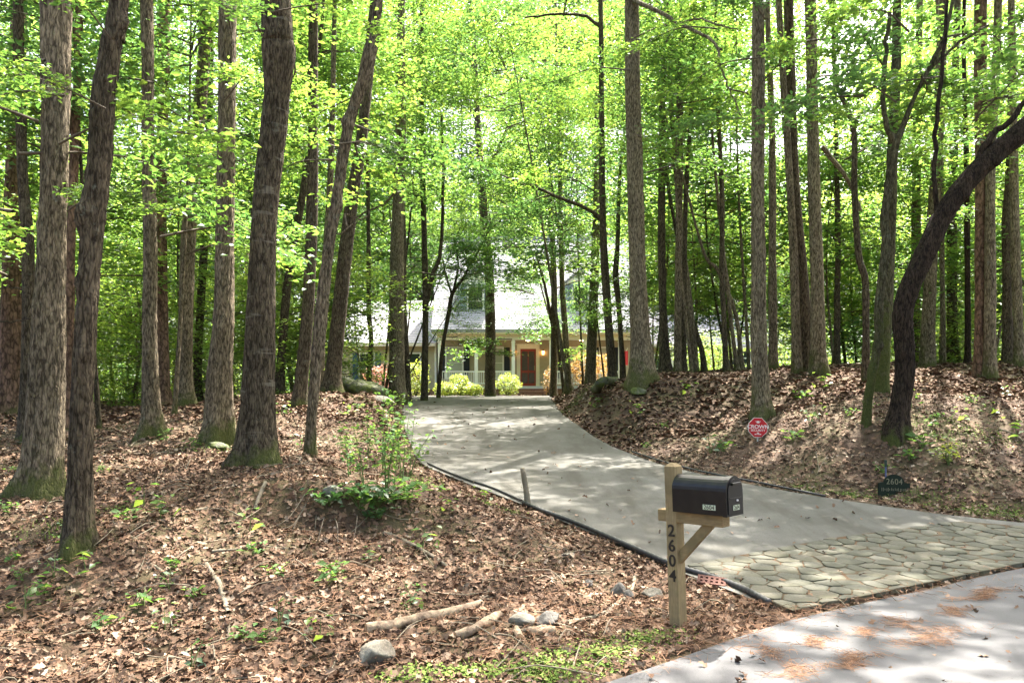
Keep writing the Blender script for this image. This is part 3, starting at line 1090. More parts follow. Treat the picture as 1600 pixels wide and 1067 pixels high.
def wing(p0, p1, ridge, eave, Yw, Yr, win, label=None, sid=M_siding, shutter=M_blue):
    x0, x1 = hx(p0, Yw), hx(p1, Yw)
    ze, zr = hz(eave, Yw - .5), hz(ridge, Yr)
    hb(lap_wall(x0, x1, Yw, HZ + .35, ze - .03), 'wall', sid)
    hb(MB().box(x0 + .02, x1 - .02, Yw + .02, Yw + .2, HZ - .4, HZ + .349), 'foundation', M_found)
    hb(roof_slope(x0 - .25, x1 + .02, x0 - .25, x1 + .02, Yw - .5, ze, Yr, zr, 26), 'roof', M_shingle)
    hb(roof_slope(x1 + .02, x0 - .25, x1 + .02, x0 - .25, 2 * Yr - Yw + .5, ze, Yr + .001, zr - .002, 16), 'roof', M_shingle)
    hb(MB().box(x0 - .25, x1, Yw - .53, Yw - .5, ze - .2, ze - .01), 'fascia', M_cream)
    hb(MB().box(x0 - .06, x0 + .06, Yw - .03, Yw + .1, HZ + .3, ze - .2).box(x1 - .12, x1 - .002, Yw - .03, Yw + .1, HZ + .3, ze - .2), 'corner_board', M_white)
    for xg in (x0, x1 - .15):
        g = MB()
        pts = [(Yw + .2, HZ - .3), (2 * Yr - Yw, HZ - .3), (2 * Yr - Yw, ze - .1), (Yr, zr - .2), (Yw + .2, ze + .05)]
        V = [(xg, a, b) for a, b in pts] + [(xg + .15, a, b) for a, b in pts]
        g.add(V, [tuple(range(5)), tuple(range(9, 4, -1))] + [(k, (k + 1) % 5, (k + 1) % 5 + 5, k + 5) for k in range(5)])
        hb(g, 'gable_wall', sid)
    for a, b, t_, d_, bars in win:
        window(hx(a, Yw), hx(b, Yw), hz(d_, Yw), hz(t_, Yw), Yw - .02, None, False, bars, shutter, .36)


wing(533, 682, 470, 536, 48.4, 53.0, [(563, 584, 553, 600, (1, 2)), (640, 656, 553, 598, (1, 2))])
wing(1005, 1052, 478, 538, 48.4, 53.0, [(1024, 1036, 556, 596, (1, 2))])
wing(1058, 1240, 492, 540, 52.5, 57.0, [(1090, 1110, 549, 590, (2, 4)), (1150, 1172, 549, 590, (2, 4)), (1205, 1222, 549, 590, (2, 4))], sid=speckle('siding_grey', (0.27, 0.25, 0.21), (0.33, 0.31, 0.26), 6, 0.8, 0.05, 0.002))

# ------------------------------------------------------------------ foliage meshes (shared by many trees)


def crown_mesh(name, seed, rx, rz, limbs, clumps, per, leaf, lm, layered=False, spread=(.5, .5, .2), tilt=.55, wid=.62):
    """limbs spreading from an axis, leaf clumps gathered along their outer parts"""
    rng = np.random.default_rng(seed)
    Vs, Ts, Ms, off = [], [], [], 0
    cl = []
    for k in range(limbs):
        h = rng.uniform(-.95, .75) if not layered else rng.uniform(-.95, .9)
        az = k * 2.4 + rng.uniform(-.5, .5)
        lim = math.sqrt(max(.05, 1 - (h * .8) ** 2)) if not layered else math.sqrt(max(.08, 1 - max(0, h) ** 2)) * rng.uniform(.7, 1)
        L = rx * lim * rng.uniform(.65, 1.1)
        z0 = h * rz
        rise = L * (rng.uniform(.25, .8) if not layered else rng.uniform(-.05, .35))
        p = [np.array([0, 0, z0])]
        for q in (.35, .7, 1.0):
            p.append(np.array([math.cos(az) * L * q + rng.normal(0, .12 * L * q), math.sin(az) * L * q + rng.normal(0, .12 * L * q), z0 + rise * q ** .8 + rng.normal(0, .08 * L)]))
        sp = spline(p, 7)
        V_, T_ = tube_np(sp, np.linspace(.022, .005, 7) * (rx / 3) ** .5, 4)
        Vs.append(V_)
        Ts.append(np.vstack([T_[:, [0, 1, 2]], T_[:, [0, 2, 3]]]) + off)
        Ms.append(np.ones(2 * len(T_), int))
        off += len(V_)
        for c in range(clumps):
            t_ = rng.uniform(.3, 1.05)
            i_ = min(5, int(t_ * 6))
            b_ = sp[i_] + (sp[i_ + 1] - sp[i_]) * (t_ * 6 - i_)
            cl.append(b_ + rng.normal(0, 1, 3) * np.array([.18, .18, .08]) * rx)
    cl = np.array(cl)
    n = per * len(cl)
    sz_c = rng.uniform(.55, 1.35, len(cl))
    pos = np.repeat(cl, per, 0) + rng.normal(0, 1, (n, 3)) * np.array(spread) * np.repeat(sz_c, per)[:, None]
    size = leaf * rng.uniform(.65, 1.3, n)
    V_, T_ = leaves_np(pos, size, rng, tilt, wid)
    Vs.append(V_)
    Ts.append(T_ + off)
    Ms.append(np.zeros(len(T_), int))
    return np_mesh(name, np.vstack(Vs), np.vstack(Ts), [lm, M_twig], np.concatenate(Ms))


TALL = [crown_mesh('tall_crown', 10 + k, 3.2, 4.6, 17, 4, 22, .20, (LEAF_A, LEAF_B, LEAF_A, LEAF_C)[k], False, (.40, .40, .20)) for k in range(4)]
FARC = [crown_mesh('far_crown', 20 + k, 3.4, 6.2, 28, 6, 22, .27, (LEAF_A, LEAF_B, LEAF_A)[k], False, (.5, .5, .28)) for k in range(3)]
UND = [crown_mesh('understory_crown', 30 + k, 2.3, 2.0, 22, 7, 26, .12, (LEAF_B, LEAF_C, LEAF_B, LEAF_A)[k], True, (.33, .33, .075), .42) for k in range(4)]
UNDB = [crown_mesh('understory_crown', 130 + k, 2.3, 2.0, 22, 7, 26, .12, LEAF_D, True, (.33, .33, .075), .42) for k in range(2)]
SPRAY = []


def spray_mesh(name, seed, L, leaf, lm, n=420):
    """one leafy branch growing along +x with side twigs"""
    rng = np.random.default_rng(seed)
    sp = spline([(0, 0, 0), (L * .4, rng.normal(0, .1), .10 * L), (L * .75, rng.normal(0, .12), .08 * L), (L, rng.normal(0, .15), -.05 * L)], 9)
    Vs, Ts, Ms, off = [], [], [], 0
    twigs = [(sp, .02)]
    for k in range(9):
        i_ = rng.integers(2, 9)
        b_ = sp[i_]
        sd = 1 if k % 2 else -1
        e_ = b_ + np.array([L * rng.uniform(.15, .35), sd * L * rng.uniform(.12, .38), rng.normal(-.03, .07) * L])
        twigs.append((spline([b_, (b_ + e_) / 2 + np.array([0, 0, .03 * L]), e_], 5), .007))
    pos = []
    for tw, r_ in twigs:
        V_, T_ = tube_np(tw, np.linspace(r_, .003, len(tw)), 4)
        Vs.append(V_)
        Ts.append(np.vstack([T_[:, [0, 1, 2]], T_[:, [0, 2, 3]]]) + off)
        Ms.append(np.ones(2 * len(T_), int))
        off += len(V_)
        m = n // len(twigs)
        t_ = rng.uniform(.25, 1.05, m) * (len(tw) - 1)
        i_ = np.minimum(t_.astype(int), len(tw) - 2)
        pos.append(tw[i_] + (tw[i_ + 1] - tw[i_]) * (t_ - i_)[:, None] + rng.normal(0, 1, (m, 3)) * np.array([.07, .07, .03]) * L)
    pos = np.vstack(pos)
    V_, T_ = leaves_np(pos, leaf * rng.uniform(.6, 1.25, len(pos)), rng, .4, .55, .12, .15)
    Vs.append(V_)
    Ts.append(T_ + off)
    Ms.append(np.zeros(len(T_), int))
    return np_mesh(name, np.vstack(Vs), np.vstack(Ts), [lm, M_twig], np.concatenate(Ms))


SPRAY = [spray_mesh('leafy_branch', 50 + k, 1.8, .12, (LEAF_B, LEAF_C, LEAF_B, LEAF_A)[k]) for k in range(4)]

# ------------------------------------------------------------------ trees


def trunk_obj(parent, pts, rad, base, bk, seed, sides=18, flare=.7, step=.16, dip=.35, name='trunk'):
    """tapered trunk along world points with root flare, knots and ridges; origin at the base"""
    rng = np.random.default_rng(seed)
    rows = np.column_stack([pts, rad])
    L = np.sum(np.linalg.norm(np.diff(rows[:, :3], axis=0), axis=1))
    n = int(np.clip(L / step, 8, 330))
    dense = spline(rows, 400)
    d = np.r_[0, np.cumsum(np.linalg.norm(np.diff(dense[:, :3], axis=0), axis=1))]
    tt = np.r_[np.linspace(0, min(1.0, d[-1] * .2), 9), np.linspace(min(1.0, d[-1] * .2), d[-1], n)[1:]]
    sp = np.stack([np.interp(tt, d, dense[:, k]) for k in range(4)], 1)
    if dip:
        lowpt = sp[0].copy()
        lowpt[2] -= dip
        sp = np.vstack([lowpt, sp])
    p, r = sp[:, :3], np.maximum(sp[:, 3], .006)
    h = np.maximum(p[:, 2] - base[2], -.1)
    th = np.arange(sides) / sides * 2 * math.pi
    ph = rng.uniform(0, 6.28, 4)
    lobes = 1 + flare * np.exp(-np.maximum(h, 0)[:, None] / (.9 * r[0] + .10)) * (.55 + .38 * np.cos(3 * th + ph[0])[None] + .22 * np.cos(5 * th + ph[1])[None])
    hh = h[:, None] / (r[0] * 6 + .2)
    wob = .91 + .035 * np.sin(2 * th[None] + 2.3 * hh + ph[2]) + .025 * np.sin(3 * th[None] - 3.1 * hh + ph[3])
    if sides > 30:                                         # furrowed bark as relief: braided ridges
        u_ = (th[None] * r[0] + .02 * np.sin(p[:, 2:3] * 5 + ph[0])) * np.ones((len(p), 1))
        v_ = p[:, 2:3] * np.ones((1, sides))
        n1 = vnoise(u_ + .03 * vnoise(u_, v_, 6, seed % 7), v_ * .16, 38, seed % 11)
        n2 = vnoise(u_, v_ * .3, 85, seed % 13)
        ridge = 1 - np.abs(n1) * 4
        rr0 = np.clip(ridge, -.6, 1) * .010 + n2 * .007
        wob = wob - rr0 / np.maximum(r[:, None], .08)
        kn = np.zeros_like(wob)
        for _ in range(5):
            k0, z0, a0 = rng.uniform(.03, .06), rng.uniform(base[2] + .4, base[2] + 7), rng.uniform(1.6, 4.6)
            kn += np.exp(-((th[None] - a0) * r[:, None] / k0) ** 2 - ((p[:, 2:3] - z0) / k0 / 1.3) ** 2) * k0 * .9
        wob = wob + kn / np.maximum(r[:, None], .08)
    else:
        wob = wob + .022 * rng.normal(0, 1, (len(p), sides))
    rr_ = r[:, None] * lobes * wob
    V_, T_ = tube_np(p, rr_, sides)
    V_ = V_ - np.asarray(base)[None]
    me = np_mesh(name, V_, T_, bk, smooth=True)
    return link(name, me, parent)


def limb_obj(parent, pts, r0, r1, base, bk, name='limb', sides=7):
    sp = spline(pts, max(8, len(pts) * 4))
    rng = np.random.default_rng(int(abs(sp[0, 0] * 1000)) % 9999)
    sp[1:-1] += rng.normal(0, .012, (len(sp) - 2, 3))
    V_, T_ = tube_np(sp, np.linspace(r0, r1, len(sp)), sides)
    return link(name, np_mesh(name, V_ - np.asarray(base)[None], T_, bk, smooth=True), parent)


TREES = {}


def tree(key, Y, path, H, bk, label, crown=None, name='oak_tree', group='tall trees round the driveway', flare=.7, sides=18, step=.16):
    """path: (px, py, width px) from the root upwards in the photo; the stem goes on above the frame to height H"""
    w3 = np.array([[*P(px, py, Y), w / 2 / F * Y] for px, py, w in path])
    g0 = gz(w3[0, 0], Y)
    w3[0, 2] = g0 - .02
    base = w3[0, :3].copy()
    top = w3[-1]
    zt = g0 + H
    rows = list(w3)
    if top[2] < zt - .5:
        dirv = w3[-1, :3] - w3[max(0, len(w3) - 3), :3]
        dirv /= dirv[2] if dirv[2] > .3 else 1
        dx = np.clip(dirv[0], -.35, .35)
        left = zt - top[2]
        rr_ = random.Random(key)
        for q in (.33, .66, 1.0):
            rows.append(np.array([top[0] + dx * left * q * (1 - .4 * q) + rr_.uniform(-.15, .15), Y + rr_.uniform(-.25, .25) * q * 2, top[2] + left * q, top[3] * (1 - .82 * q)]))
    rows = np.array(rows)
    t = thing(name, base, label, 'tree', group)
    seed = sum(ord(c) for c in str(key)) * 7 + int(Y * 10)
    trunk_obj(t, rows[:, :3], rows[:, 3], base, BARK[bk], seed, sides, flare, step)
    TREES[key] = (t, base, rows, bk)
    r_ = random.Random(seed)
    if crown is not None:
        meshes, sc, below = crown
        zc = zt - below
        k = np.argmin(abs(rows[:, 2] - zc))
        link('crown', meshes[seed % len(meshes)], t, (np.interp(zc, rows[:, 2], rows[:, 0]) - base[0], rows[k, 1] - base[1], zc - base[2]), (0, 0, r_.uniform(0, 6.28)), (sc * r_.uniform(.9, 1.1), sc * r_.uniform(.9, 1.1), sc))
    return t


def branch(key, path, Y, w0, w1, leafy=(), name='limb'):
    """visible limb of a tree, path in photo pixels"""
    t, base, rows, bk = TREES[key]
    pts = np.array([P(px, py, Y if np.isscalar(Y) else Y[i]) for i, (px, py) in enumerate(path)])
    limb_obj(t, pts, w0 / 2 / F * pts[0, 1], w1 / 2 / F * pts[-1, 1], base, BARK[bk], name)


def leafy(key, px, py, Y, sc=1.0, rot=None, kind=None, tiltx=0.0):
    """leaf-bearing side branch of a tree"""
    t, base, rows, bk = TREES[key]
    r_ = random.Random(px * 13 + py)
    p = P(px, py, Y)
    link('leafy_branch', SPRAY[kind if kind is not None else r_.randrange(4)], t, p - base, (tiltx + r_.uniform(-.2, .2), r_.uniform(-.1, .25), rot if rot is not None else r_.uniform(0, 6.28)), sc)


CT = lambda s, b: (TALL, s, b)
# left of the driveway
tree('A', 8.0, [(62, 788, 74), (66, 745, 62), (70, 700, 58), (74, 587, 54), (80, 400, 44), (86, 200, 44), (88, 0, 47)], 21, 'oak', 'big grey oak with flared mossy foot, leftmost of the near trunks', CT(1.0, 5), flare=.62, sides=72, step=.045)
tree('B', 6.5, [(121, 853, 46), (124, 795, 40), (126, 700, 37), (129, 587, 35), (142, 400, 35), (146, 340, 38), (155, 250, 37), (162, 150, 37), (178, 50, 33), (186, 0, 32)], 17, 'dark', 'slim dark lichen-spotted trunk leaning right in front of the big mossy-footed oak', CT(.8, 3.5), flare=.75, sides=72, step=.045)
tree('A1', 17, [(17, 650, 38), (17, 560, 34), (20, 400, 32), (26, 200, 28), (30, 0, 25)], 22, 'pine', 'reddish pine trunk at the far left edge behind the big oak', CT(.9, 4), 'pine_tree')
tree('A2', 13, [(40, 687, 24), (42, 587, 20), (44, 400, 19), (35, 260, 17), (28, 0, 16)], 19, 'dark', 'dark narrow trunk just left of the big mossy-footed oak', CT(.9, 4))
tree('A3', 14, [(106, 690, 20), (107, 587, 17), (110, 400, 15), (118, 200, 14), (124, 0, 12)], 18, 'pine', 'thin reddish trunk seen between the big oak and the lichen-spotted one', CT(.8, 4), 'pine_tree')
tree('C', 13, [(237, 682, 42), (236, 650, 32), (235, 587, 27), (234, 480, 24), (235, 400, 22), (231, 200, 20), (229, 0, 20)], 21, 'oak', 'straight mid-brown trunk with mossy foot right of the lichen-spotted tree', CT(1.0, 5), sides=56, step=.06)
tree('C1', 20, [(256, 639, 24), (255, 587, 20), (253, 400, 17), (252, 300, 18), (256, 100, 19), (256, 0, 21)], 24, 'pine', 'reddish pine right behind the straight mid-brown trunk', CT(1.0, 5), 'pine_tree')
tree('C2', 18, [(289, 637, 28), (290, 587, 24), (293, 400, 24), (305, 250, 22), (318, 100, 20), (322, 0, 18)], 22, 'oak', 'dark trunk leaning right at mid distance left of the mossy-based oak', CT(1.0, 5))
tree('C3', 23, [(308, 634, 18), (309, 560, 14), (318, 400, 13), (326, 240, 12), (330, 0, 11)], 21, 'dark', 'thin dark stem behind the right-leaning mid-distance trunk', None)
tree('D', 12, [(340, 692, 50), (342, 660, 45), (343, 587, 42), (349, 500, 36), (351, 400, 31), (354, 200, 28), (356, 0, 30)], 21, 'oak', 'brown oak with bright mossy foot, left of the thickest trunk', CT(1.0, 5), flare=.6, sides=72, step=.045)
tree('E', 9.2, [(402, 728, 66), (404, 690, 58), (405, 587, 53), (410, 400, 45), (416, 300, 43), (428, 200, 43), (434, 140, 42), (436, 85, 54), (433, 60, 50), (430, 0, 50)], 22, 'ringed', 'thickest dark trunk with white rings and a burl, left of driveway', CT(1.05, 5), flare=.62, sides=72, step=.045)
tree('F', 9.9, [(484, 724, 22), (487, 650, 18), (501, 500, 21), (512, 400, 19), (528, 300, 18), (546, 190, 18), (566, 130, 21), (576, 90, 24), (586, 55, 19), (592, 0, 14)], 14, 'oak', 'slender trunk leaning right, foot nearest the bank edge', CT(.6, 2.5), flare=.3, sides=72, step=.045)
tree('G', 20, [(519, 613, 34), (521, 587, 27), (529, 500, 26), (539, 400, 23), (552, 300, 21), (563, 230, 20), (575, 120, 18), (586, 0, 16)], 22, 'dark', 'stout dark trunk leaning right beside the mossy boulders', CT(1.0, 4.5))
tree('G1', 16, [(468, 642, 26), (470, 600, 22), (480, 500, 21), (486, 380, 20), (489, 250, 18), (490, 0, 15)], 21, 'dark', 'dark upright trunk behind the slender leaning one', CT(.9, 4.5))
tree('G2', 22, [(437, 615, 17), (441, 540, 14), (452, 420, 14), (470, 320, 12), (484, 220, 10), (492, 120, 8)], 14, 'dark', 'thin dark stem leaning right behind the thickest trunk', (UND, 1.0, 2.5), 'maple_tree')
tree('G3', 21, [(500, 616, 15), (503, 500, 12), (509, 400, 11), (516, 280, 10), (520, 150, 9)], 18, 'oak', 'thin grey stem between the upright and the stout leaning trunk', None)
tree('H', 26, [(576, 607, 9), (578, 560, 8), (580, 530, 8), (576, 480, 8), (576, 400, 7), (574, 250, 6)], 13, 'dark', 'thin crooked stem between the boulders and the grey oak', (UND, 1.0, 2.5), 'maple_tree', flare=.3)
tree('I', 27, [(620, 615, 32), (620, 587, 27), (620, 500, 25), (620, 400, 24), (623, 300, 20), (626, 200, 17)], 23, 'pale', 'straight grey oak at the left edge of the driveway top', CT(1.0, 5))
tree('I1', 28, [(638, 616, 14), (635, 560, 11), (631, 480, 10), (630, 350, 9)], 17, 'dark', 'dark slim stem touching the right side of the grey oak', CT(.7, 4), flare=.3)
tree('J', 30, [(663, 619, 13), (664, 560, 11), (665, 470, 11), (663, 380, 10), (660, 250, 9), (658, 100, 8)], 21, 'dark', 'forked dark tree at the left corner of the house', CT(.9, 4.5), flare=.3)
branch('J', [(666, 476), (676, 430), (688, 395), (692, 300), (690, 180)], 30, 8, 4)
tree('K', 33, [(685, 617, 8), (687, 590, 7), (692, 540, 7), (701, 490, 7), (707, 458, 7), (722, 437, 5), (737, 410, 4), (749, 390, 3)], 9.5, 'dark', 'small forked maple in front of the porch left end', (UND, 1.05, 2.0), 'maple_tree', 'small maples in front of the house', flare=.2, sides=10)
branch('K', [(706, 460), (697, 430), (692, 405)], 33, 4, 2)
branch('K', [(708, 455), (716, 420), (714, 395)], 33, 4, 2)
tree('L', 38, [(766, 617, 20), (766, 590, 18), (766, 500, 17), (764, 420, 16), (757, 345, 14), (750, 250, 12), (744, 150, 10), (740, 60, 8)], 25, 'dark', 'straight dark trunk standing in front of the porch', CT(1.0, 4), flare=.2)
branch('L', [(753, 280), (775, 240), (800, 180), (815, 120)], 38, 6, 3)
branch('L', [(746, 190), (725, 150), (700, 110)], 38, 5, 2)
# right of the driveway top, in front of the house
tree('M', 37, [(865, 616, 14), (865, 580, 11), (866, 500, 11), (865, 420, 10), (860, 300, 8)], 17, 'dark', 'dark trunk beside the brick steps', CT(.7, 3.5), flare=.2)
branch('M', [(865, 520), (856, 470), (847, 430), (838, 400)], 37, 6, 3)
tree('N', 35, [(889, 612, 18), (887, 580, 12), (882, 500, 10), (878, 437, 9), (876, 330, 8), (874, 200, 7)], 20, 'oak', 'grey lichen-spotted trunk right of the brick steps', CT(.8, 4), flare=.3)
tree('N1', 35.5, [(882, 612, 7), (876, 570, 6), (870, 520, 5), (866, 470, 4)], 11, 'dark', 'thin dark stem between the two trunks by the brick steps', None, 'maple_tree', 'small maples in front of the house', flare=.2, sides=10)
tree('O', 32, [(922, 613, 22), (923, 580, 18), (926, 500, 17), (929, 430, 15), (932, 330, 12)], 20, 'oak', 'brown trunk in front of the orange shrub', CT(.8, 4), flare=.3)
tree('Q', 26, [(957, 600, 17), (955, 560, 15), (949, 480, 14), (944, 400, 13), (941, 300, 11), (940, 150, 9), (938, 0, 8)], 21, 'dark', 'brown trunk leaning left at the start of the right bank', CT(.9, 4.5), flare=.3)
branch('Q', [(942, 345), (915, 325), (870, 308), (830, 290), (800, 285)], 26, 7, 3)
branch('Q', [(938, 42), (910, 25), (870, 22), (820, 28)], 26, 6, 3)
tree('Q1', 28, [(974, 588, 12), (971, 540, 9), (966, 470, 9), (962, 428, 11), (965, 380, 8), (968, 280, 6)], 13, 'dark', 'thin knobbly stem left of the mossy-footed oak', (UND, .9, 2.5), 'maple_tree', flare=.2)
tree('R', 18, [(1002, 594, 46), (1002, 570, 40), (1001, 540, 36), (999, 500, 33), (996, 400, 29), (993, 300, 27), (989, 150, 26), (987, 0, 25)], 23, 'pale', 'big brown oak with mossy foot on top of the right bank', CT(1.1, 5), flare=.5, sides=56, step=.06)
branch('R', [(985, 0), (1000, 5), (1030, 18), (1070, 42), (1100, 55), (1128, 78)], [18, 17.6, 17, 16.5, 16, 15.5], 8, 4)
branch('R', [(1065, 38), (1090, 30), (1120, 38), (1155, 48)], [17, 16.5, 16, 15.6], 4, 2)
branch('R', [(1123, 76), (1128, 110), (1140, 140), (1160, 185)], [15.5, 15.2, 15, 14.8], 4, 2)
tree('S', 24, [(1040, 587, 22), (1038, 560, 18), (1036, 480, 14), (1034, 400, 13), (1034, 280, 12), (1036, 150, 10)], 21, 'dark', 'grey-spotted trunk right of the mossy-footed oak', CT(.9, 4.5))
tree('S1', 23, [(1059, 584, 13), (1059, 520, 12), (1060, 430, 12), (1062, 300, 11), (1064, 100, 9)], 21, 'oak', 'brown upright stem in the cluster right of the spotted trunk', CT(.9, 4.5))
tree('S2', 23.5, [(1068, 585, 12), (1068, 540, 10), (1069, 450, 9), (1072, 300, 8)], 18, 'dark', 'dark slim stem close beside the brown upright one', None)
tree('S3', 24, [(1085, 583, 15), (1083, 540, 13), (1077, 480, 13), (1070, 420, 12), (1064, 360, 10)], 18, 'oak', 'stem leaning left out of the cluster by the house side', CT(.7, 4))
tree('S4', 24.5, [(1101, 582, 12), (1097, 550, 9), (1088, 520, 8), (1080, 490, 8), (1072, 440, 7)], 14, 'dark', 'thin dark stem crossing the left-leaning one', None, 'maple_tree', flare=.2)
tree('U', 22, [(1136, 584, 14), (1134, 560, 10), (1131, 500, 9), (1128, 420, 9), (1128, 300, 8)], 17, 'dark', 'thin dark stem before the grey house side, left of its sapling pair', None, flare=.3)
tree('U1', 22.5, [(1153, 584, 11), (1148, 550, 8), (1142, 500, 7), (1136, 440, 7), (1130, 390, 6)], 14, 'oak', 'first of the left-leaning saplings before the grey house side', None, 'maple_tree', flare=.2)
tree('U2', 22.8, [(1160, 583, 11), (1157, 550, 8), (1153, 510, 7), (1143, 470, 7), (1120, 420, 6), (1100, 395, 5)], 11, 'oak', 'sapling bending far left before the grey house side', (UND, .9, 2.2), 'maple_tree', flare=.2)
tree('V', 15, [(1190, 657, 38), (1189, 630, 32), (1188, 587, 28), (1185, 500, 25), (1185, 400, 24), (1184, 300, 22), (1185, 100, 21), (1186, 0, 21)], 22, 'pale', 'straight grey oak standing on the bank behind the red sign', CT(1.0, 5), flare=.55, sides=56, step=.06)
tree('W1', 20, [(1208, 583, 17), (1208, 500, 14), (1207, 400, 13), (1206, 200, 11)], 20, 'oak', 'brown stem right behind the oak by the red sign', None)
tree('W2', 19, [(1246, 587, 18), (1243, 500, 15), (1240, 400, 14), (1232, 250, 12), (1222, 100, 11)], 20, 'oak', 'left stem of the three-trunk clump on the bank top', None, flare=.4)
tree('W3', 19.3, [(1258, 587, 26), (1256, 500, 24), (1250, 400, 22), (1240, 300, 20), (1236, 150, 17), (1232, 0, 15)], 22, 'dark', 'thick dark middle stem of the three-trunk clump', CT(1.0, 5), flare=.4)
tree('W4', 18.7, [(1280, 588, 30), (1278, 540, 25), (1276, 400, 22), (1272, 300, 20), (1269, 150, 19), (1266, 0, 18)], 22, 'pale', 'pale right stem of the three-trunk clump with a mossy patch', CT(1.0, 5), flare=.4)
branch('W4', [(1284, 230), (1310, 260), (1328, 290), (1345, 330)], 18.7, 8, 5)
tree('W5', 24, [(1308, 575, 12), (1308, 480, 10), (1309, 350, 9)], 19, 'dark', 'thin dark stem alone right of the three-trunk clump', None)
tree('X', 12.6, [(1353, 664, 16.1), (1357, 620, 13.6), (1366, 569, 14.4), (1373, 520, 14.4), (1372, 490, 14.4), (1376, 450, 13.6), (1384, 385, 14.4), (1382, 340, 13.6), (1392, 270, 13.6), (1400, 225, 11.9), (1408, 205, 10.2), (1430, 150, 7.6), (1460, 90, 6.8), (1480, 40, 6.0)], 13, 'mossy', 'slender wavy green-mossed tree forking high, left of the bent trunk', (UND, 1.0, 2.0), 'maple_tree', flare=.25, sides=72, step=.045)
branch('X', [(1402, 226), (1388, 205), (1380, 160), (1384, 90), (1390, 20)], 12.6, 9, 6)
branch('X', [(1450, 110), (1478, 85), (1510, 60), (1545, 40)], 12.6, 6, 3)
tree('X1', 15, [(1377, 632, 27), (1379, 587, 22), (1383, 500, 22), (1388, 400, 21), (1394, 250, 18), (1400, 100, 15), (1402, 0, 13)], 19, 'mossy', 'mossy upright trunk just behind the slender wavy tree', None, flare=.4)
tree('X2', 17, [(1352, 600, 13), (1353, 520, 12), (1352, 440, 11), (1342, 400, 11), (1335, 300, 10), (1333, 200, 9), (1305, 120, 7), (1300, 20, 6)], 14, 'dark', 'dark kinked stem left of the slender wavy tree', (UND, 1.1, 2.5), 'maple_tree', flare=.3)
tree('Z', 12.2, [(1399, 694, 40), (1402, 660, 33), (1408, 620, 31), (1414, 587, 31), (1413, 540, 31), (1410, 494, 31), (1417, 460, 32), (1430, 428, 33), (1446, 395, 34), (1474, 338, 34), (1511, 285, 33), (1556, 240, 34), (1600, 203, 34), (1680, 120, 30), (1770, 0, 26), (1840, -150, 22)], 13.5, 'black', 'black bent trunk sweeping out to the right above the garden plaque', (TALL, .8, 1.0), flare=.8, sides=72, step=.045)
branch('Z', [(1500, 290), (1522, 258), (1545, 215), (1575, 190), (1610, 150)], 12.2, 13, 8)
branch('Z', [(1468, 350), (1460, 300), (1464, 200), (1474, 100), (1480, 0)], 12.3, 8, 5)
tree('Y1', 17.5, [(1531, 588, 22), (1531, 540, 18), (1532, 400, 17), (1533, 250, 19), (1532, 100, 20), (1532, 0, 20)], 22, 'pine', 'reddish trunk of the close pair on the right bank', CT(1.0, 5), 'pine_tree', flare=.4)
tree('Y2', 17.3, [(1547, 589, 24), (1547, 540, 19), (1547, 400, 17), (1548, 250, 15), (1556, 100, 13), (1560, 0, 12)], 21, 'pale', 'pale trunk of the close pair on the right bank', CT(1.0, 5), flare=.4)
tree('Y3', 22, [(1450, 575, 24), (1451, 500, 21), (1455, 400, 20), (1464, 250, 18), (1470, 100, 16)], 23, 'oak', 'thick grey trunk behind the bend of the black tree', None, flare=.4)
tree('Y4', 23, [(1474, 575, 10), (1473, 480, 8), (1471, 350, 8)], 18, 'pale', 'thin pale stem right of the thick grey trunk', None)
tree('Y5', 25, [(1489, 576, 20), (1488, 500, 17), (1487, 400, 16), (1490, 250, 14)], 22, 'dark', 'dark trunk between the thin pale stem and the close pair', None)
tree('Y6', 22, [(1512, 577, 11), (1512, 480, 9), (1511, 350, 9), (1510, 250, 8)], 18, 'black', 'thin black stem left of the close pair', None)
tree('Y7', 21, [(1575, 578, 17), (1574, 480, 15), (1573, 350, 14), (1580, 200, 12)], 20, 'dark', 'dark trunk right of the close pair', None)
tree('Y8', 20, [(1592, 579, 17), (1591, 500, 15), (1587, 400, 15), (1584, 250, 13)], 20, 'pale', 'grey trunk at the right edge of the bank', None)
tree('Y9', 26, [(1430, 573, 18), (1430, 500, 16), (1431, 400, 15), (1433, 200, 13)], 21, 'oak', 'grey trunk partly behind the black bent tree', None)
branch('A2', [(-12, 500), (20, 503), (50, 496)], 12.5, 3, 1.5, name='dead_branch')
branch('A2', [(-12, 452), (22, 449), (48, 462)], 12.5, 3, 1.5, name='dead_branch')
branch('D', [(352, 270), (375, 250), (398, 262)], 11.8, 3, 1.5, name='dead_branch')
branch('I', [(620, 300), (600, 318), (565, 335), (545, 350)], 26.5, 4, 2, name='dead_branch')
# dead twiggy branches on the left stems
branch('F', [(508, 400), (525, 370), (548, 352), (570, 340), (578, 330)], 9.8, 3, 1.5, name='dead_branch')
branch('F', [(544, 353), (540, 335), (552, 340), (562, 345)], 9.8, 3, 1.5, name='dead_branch')

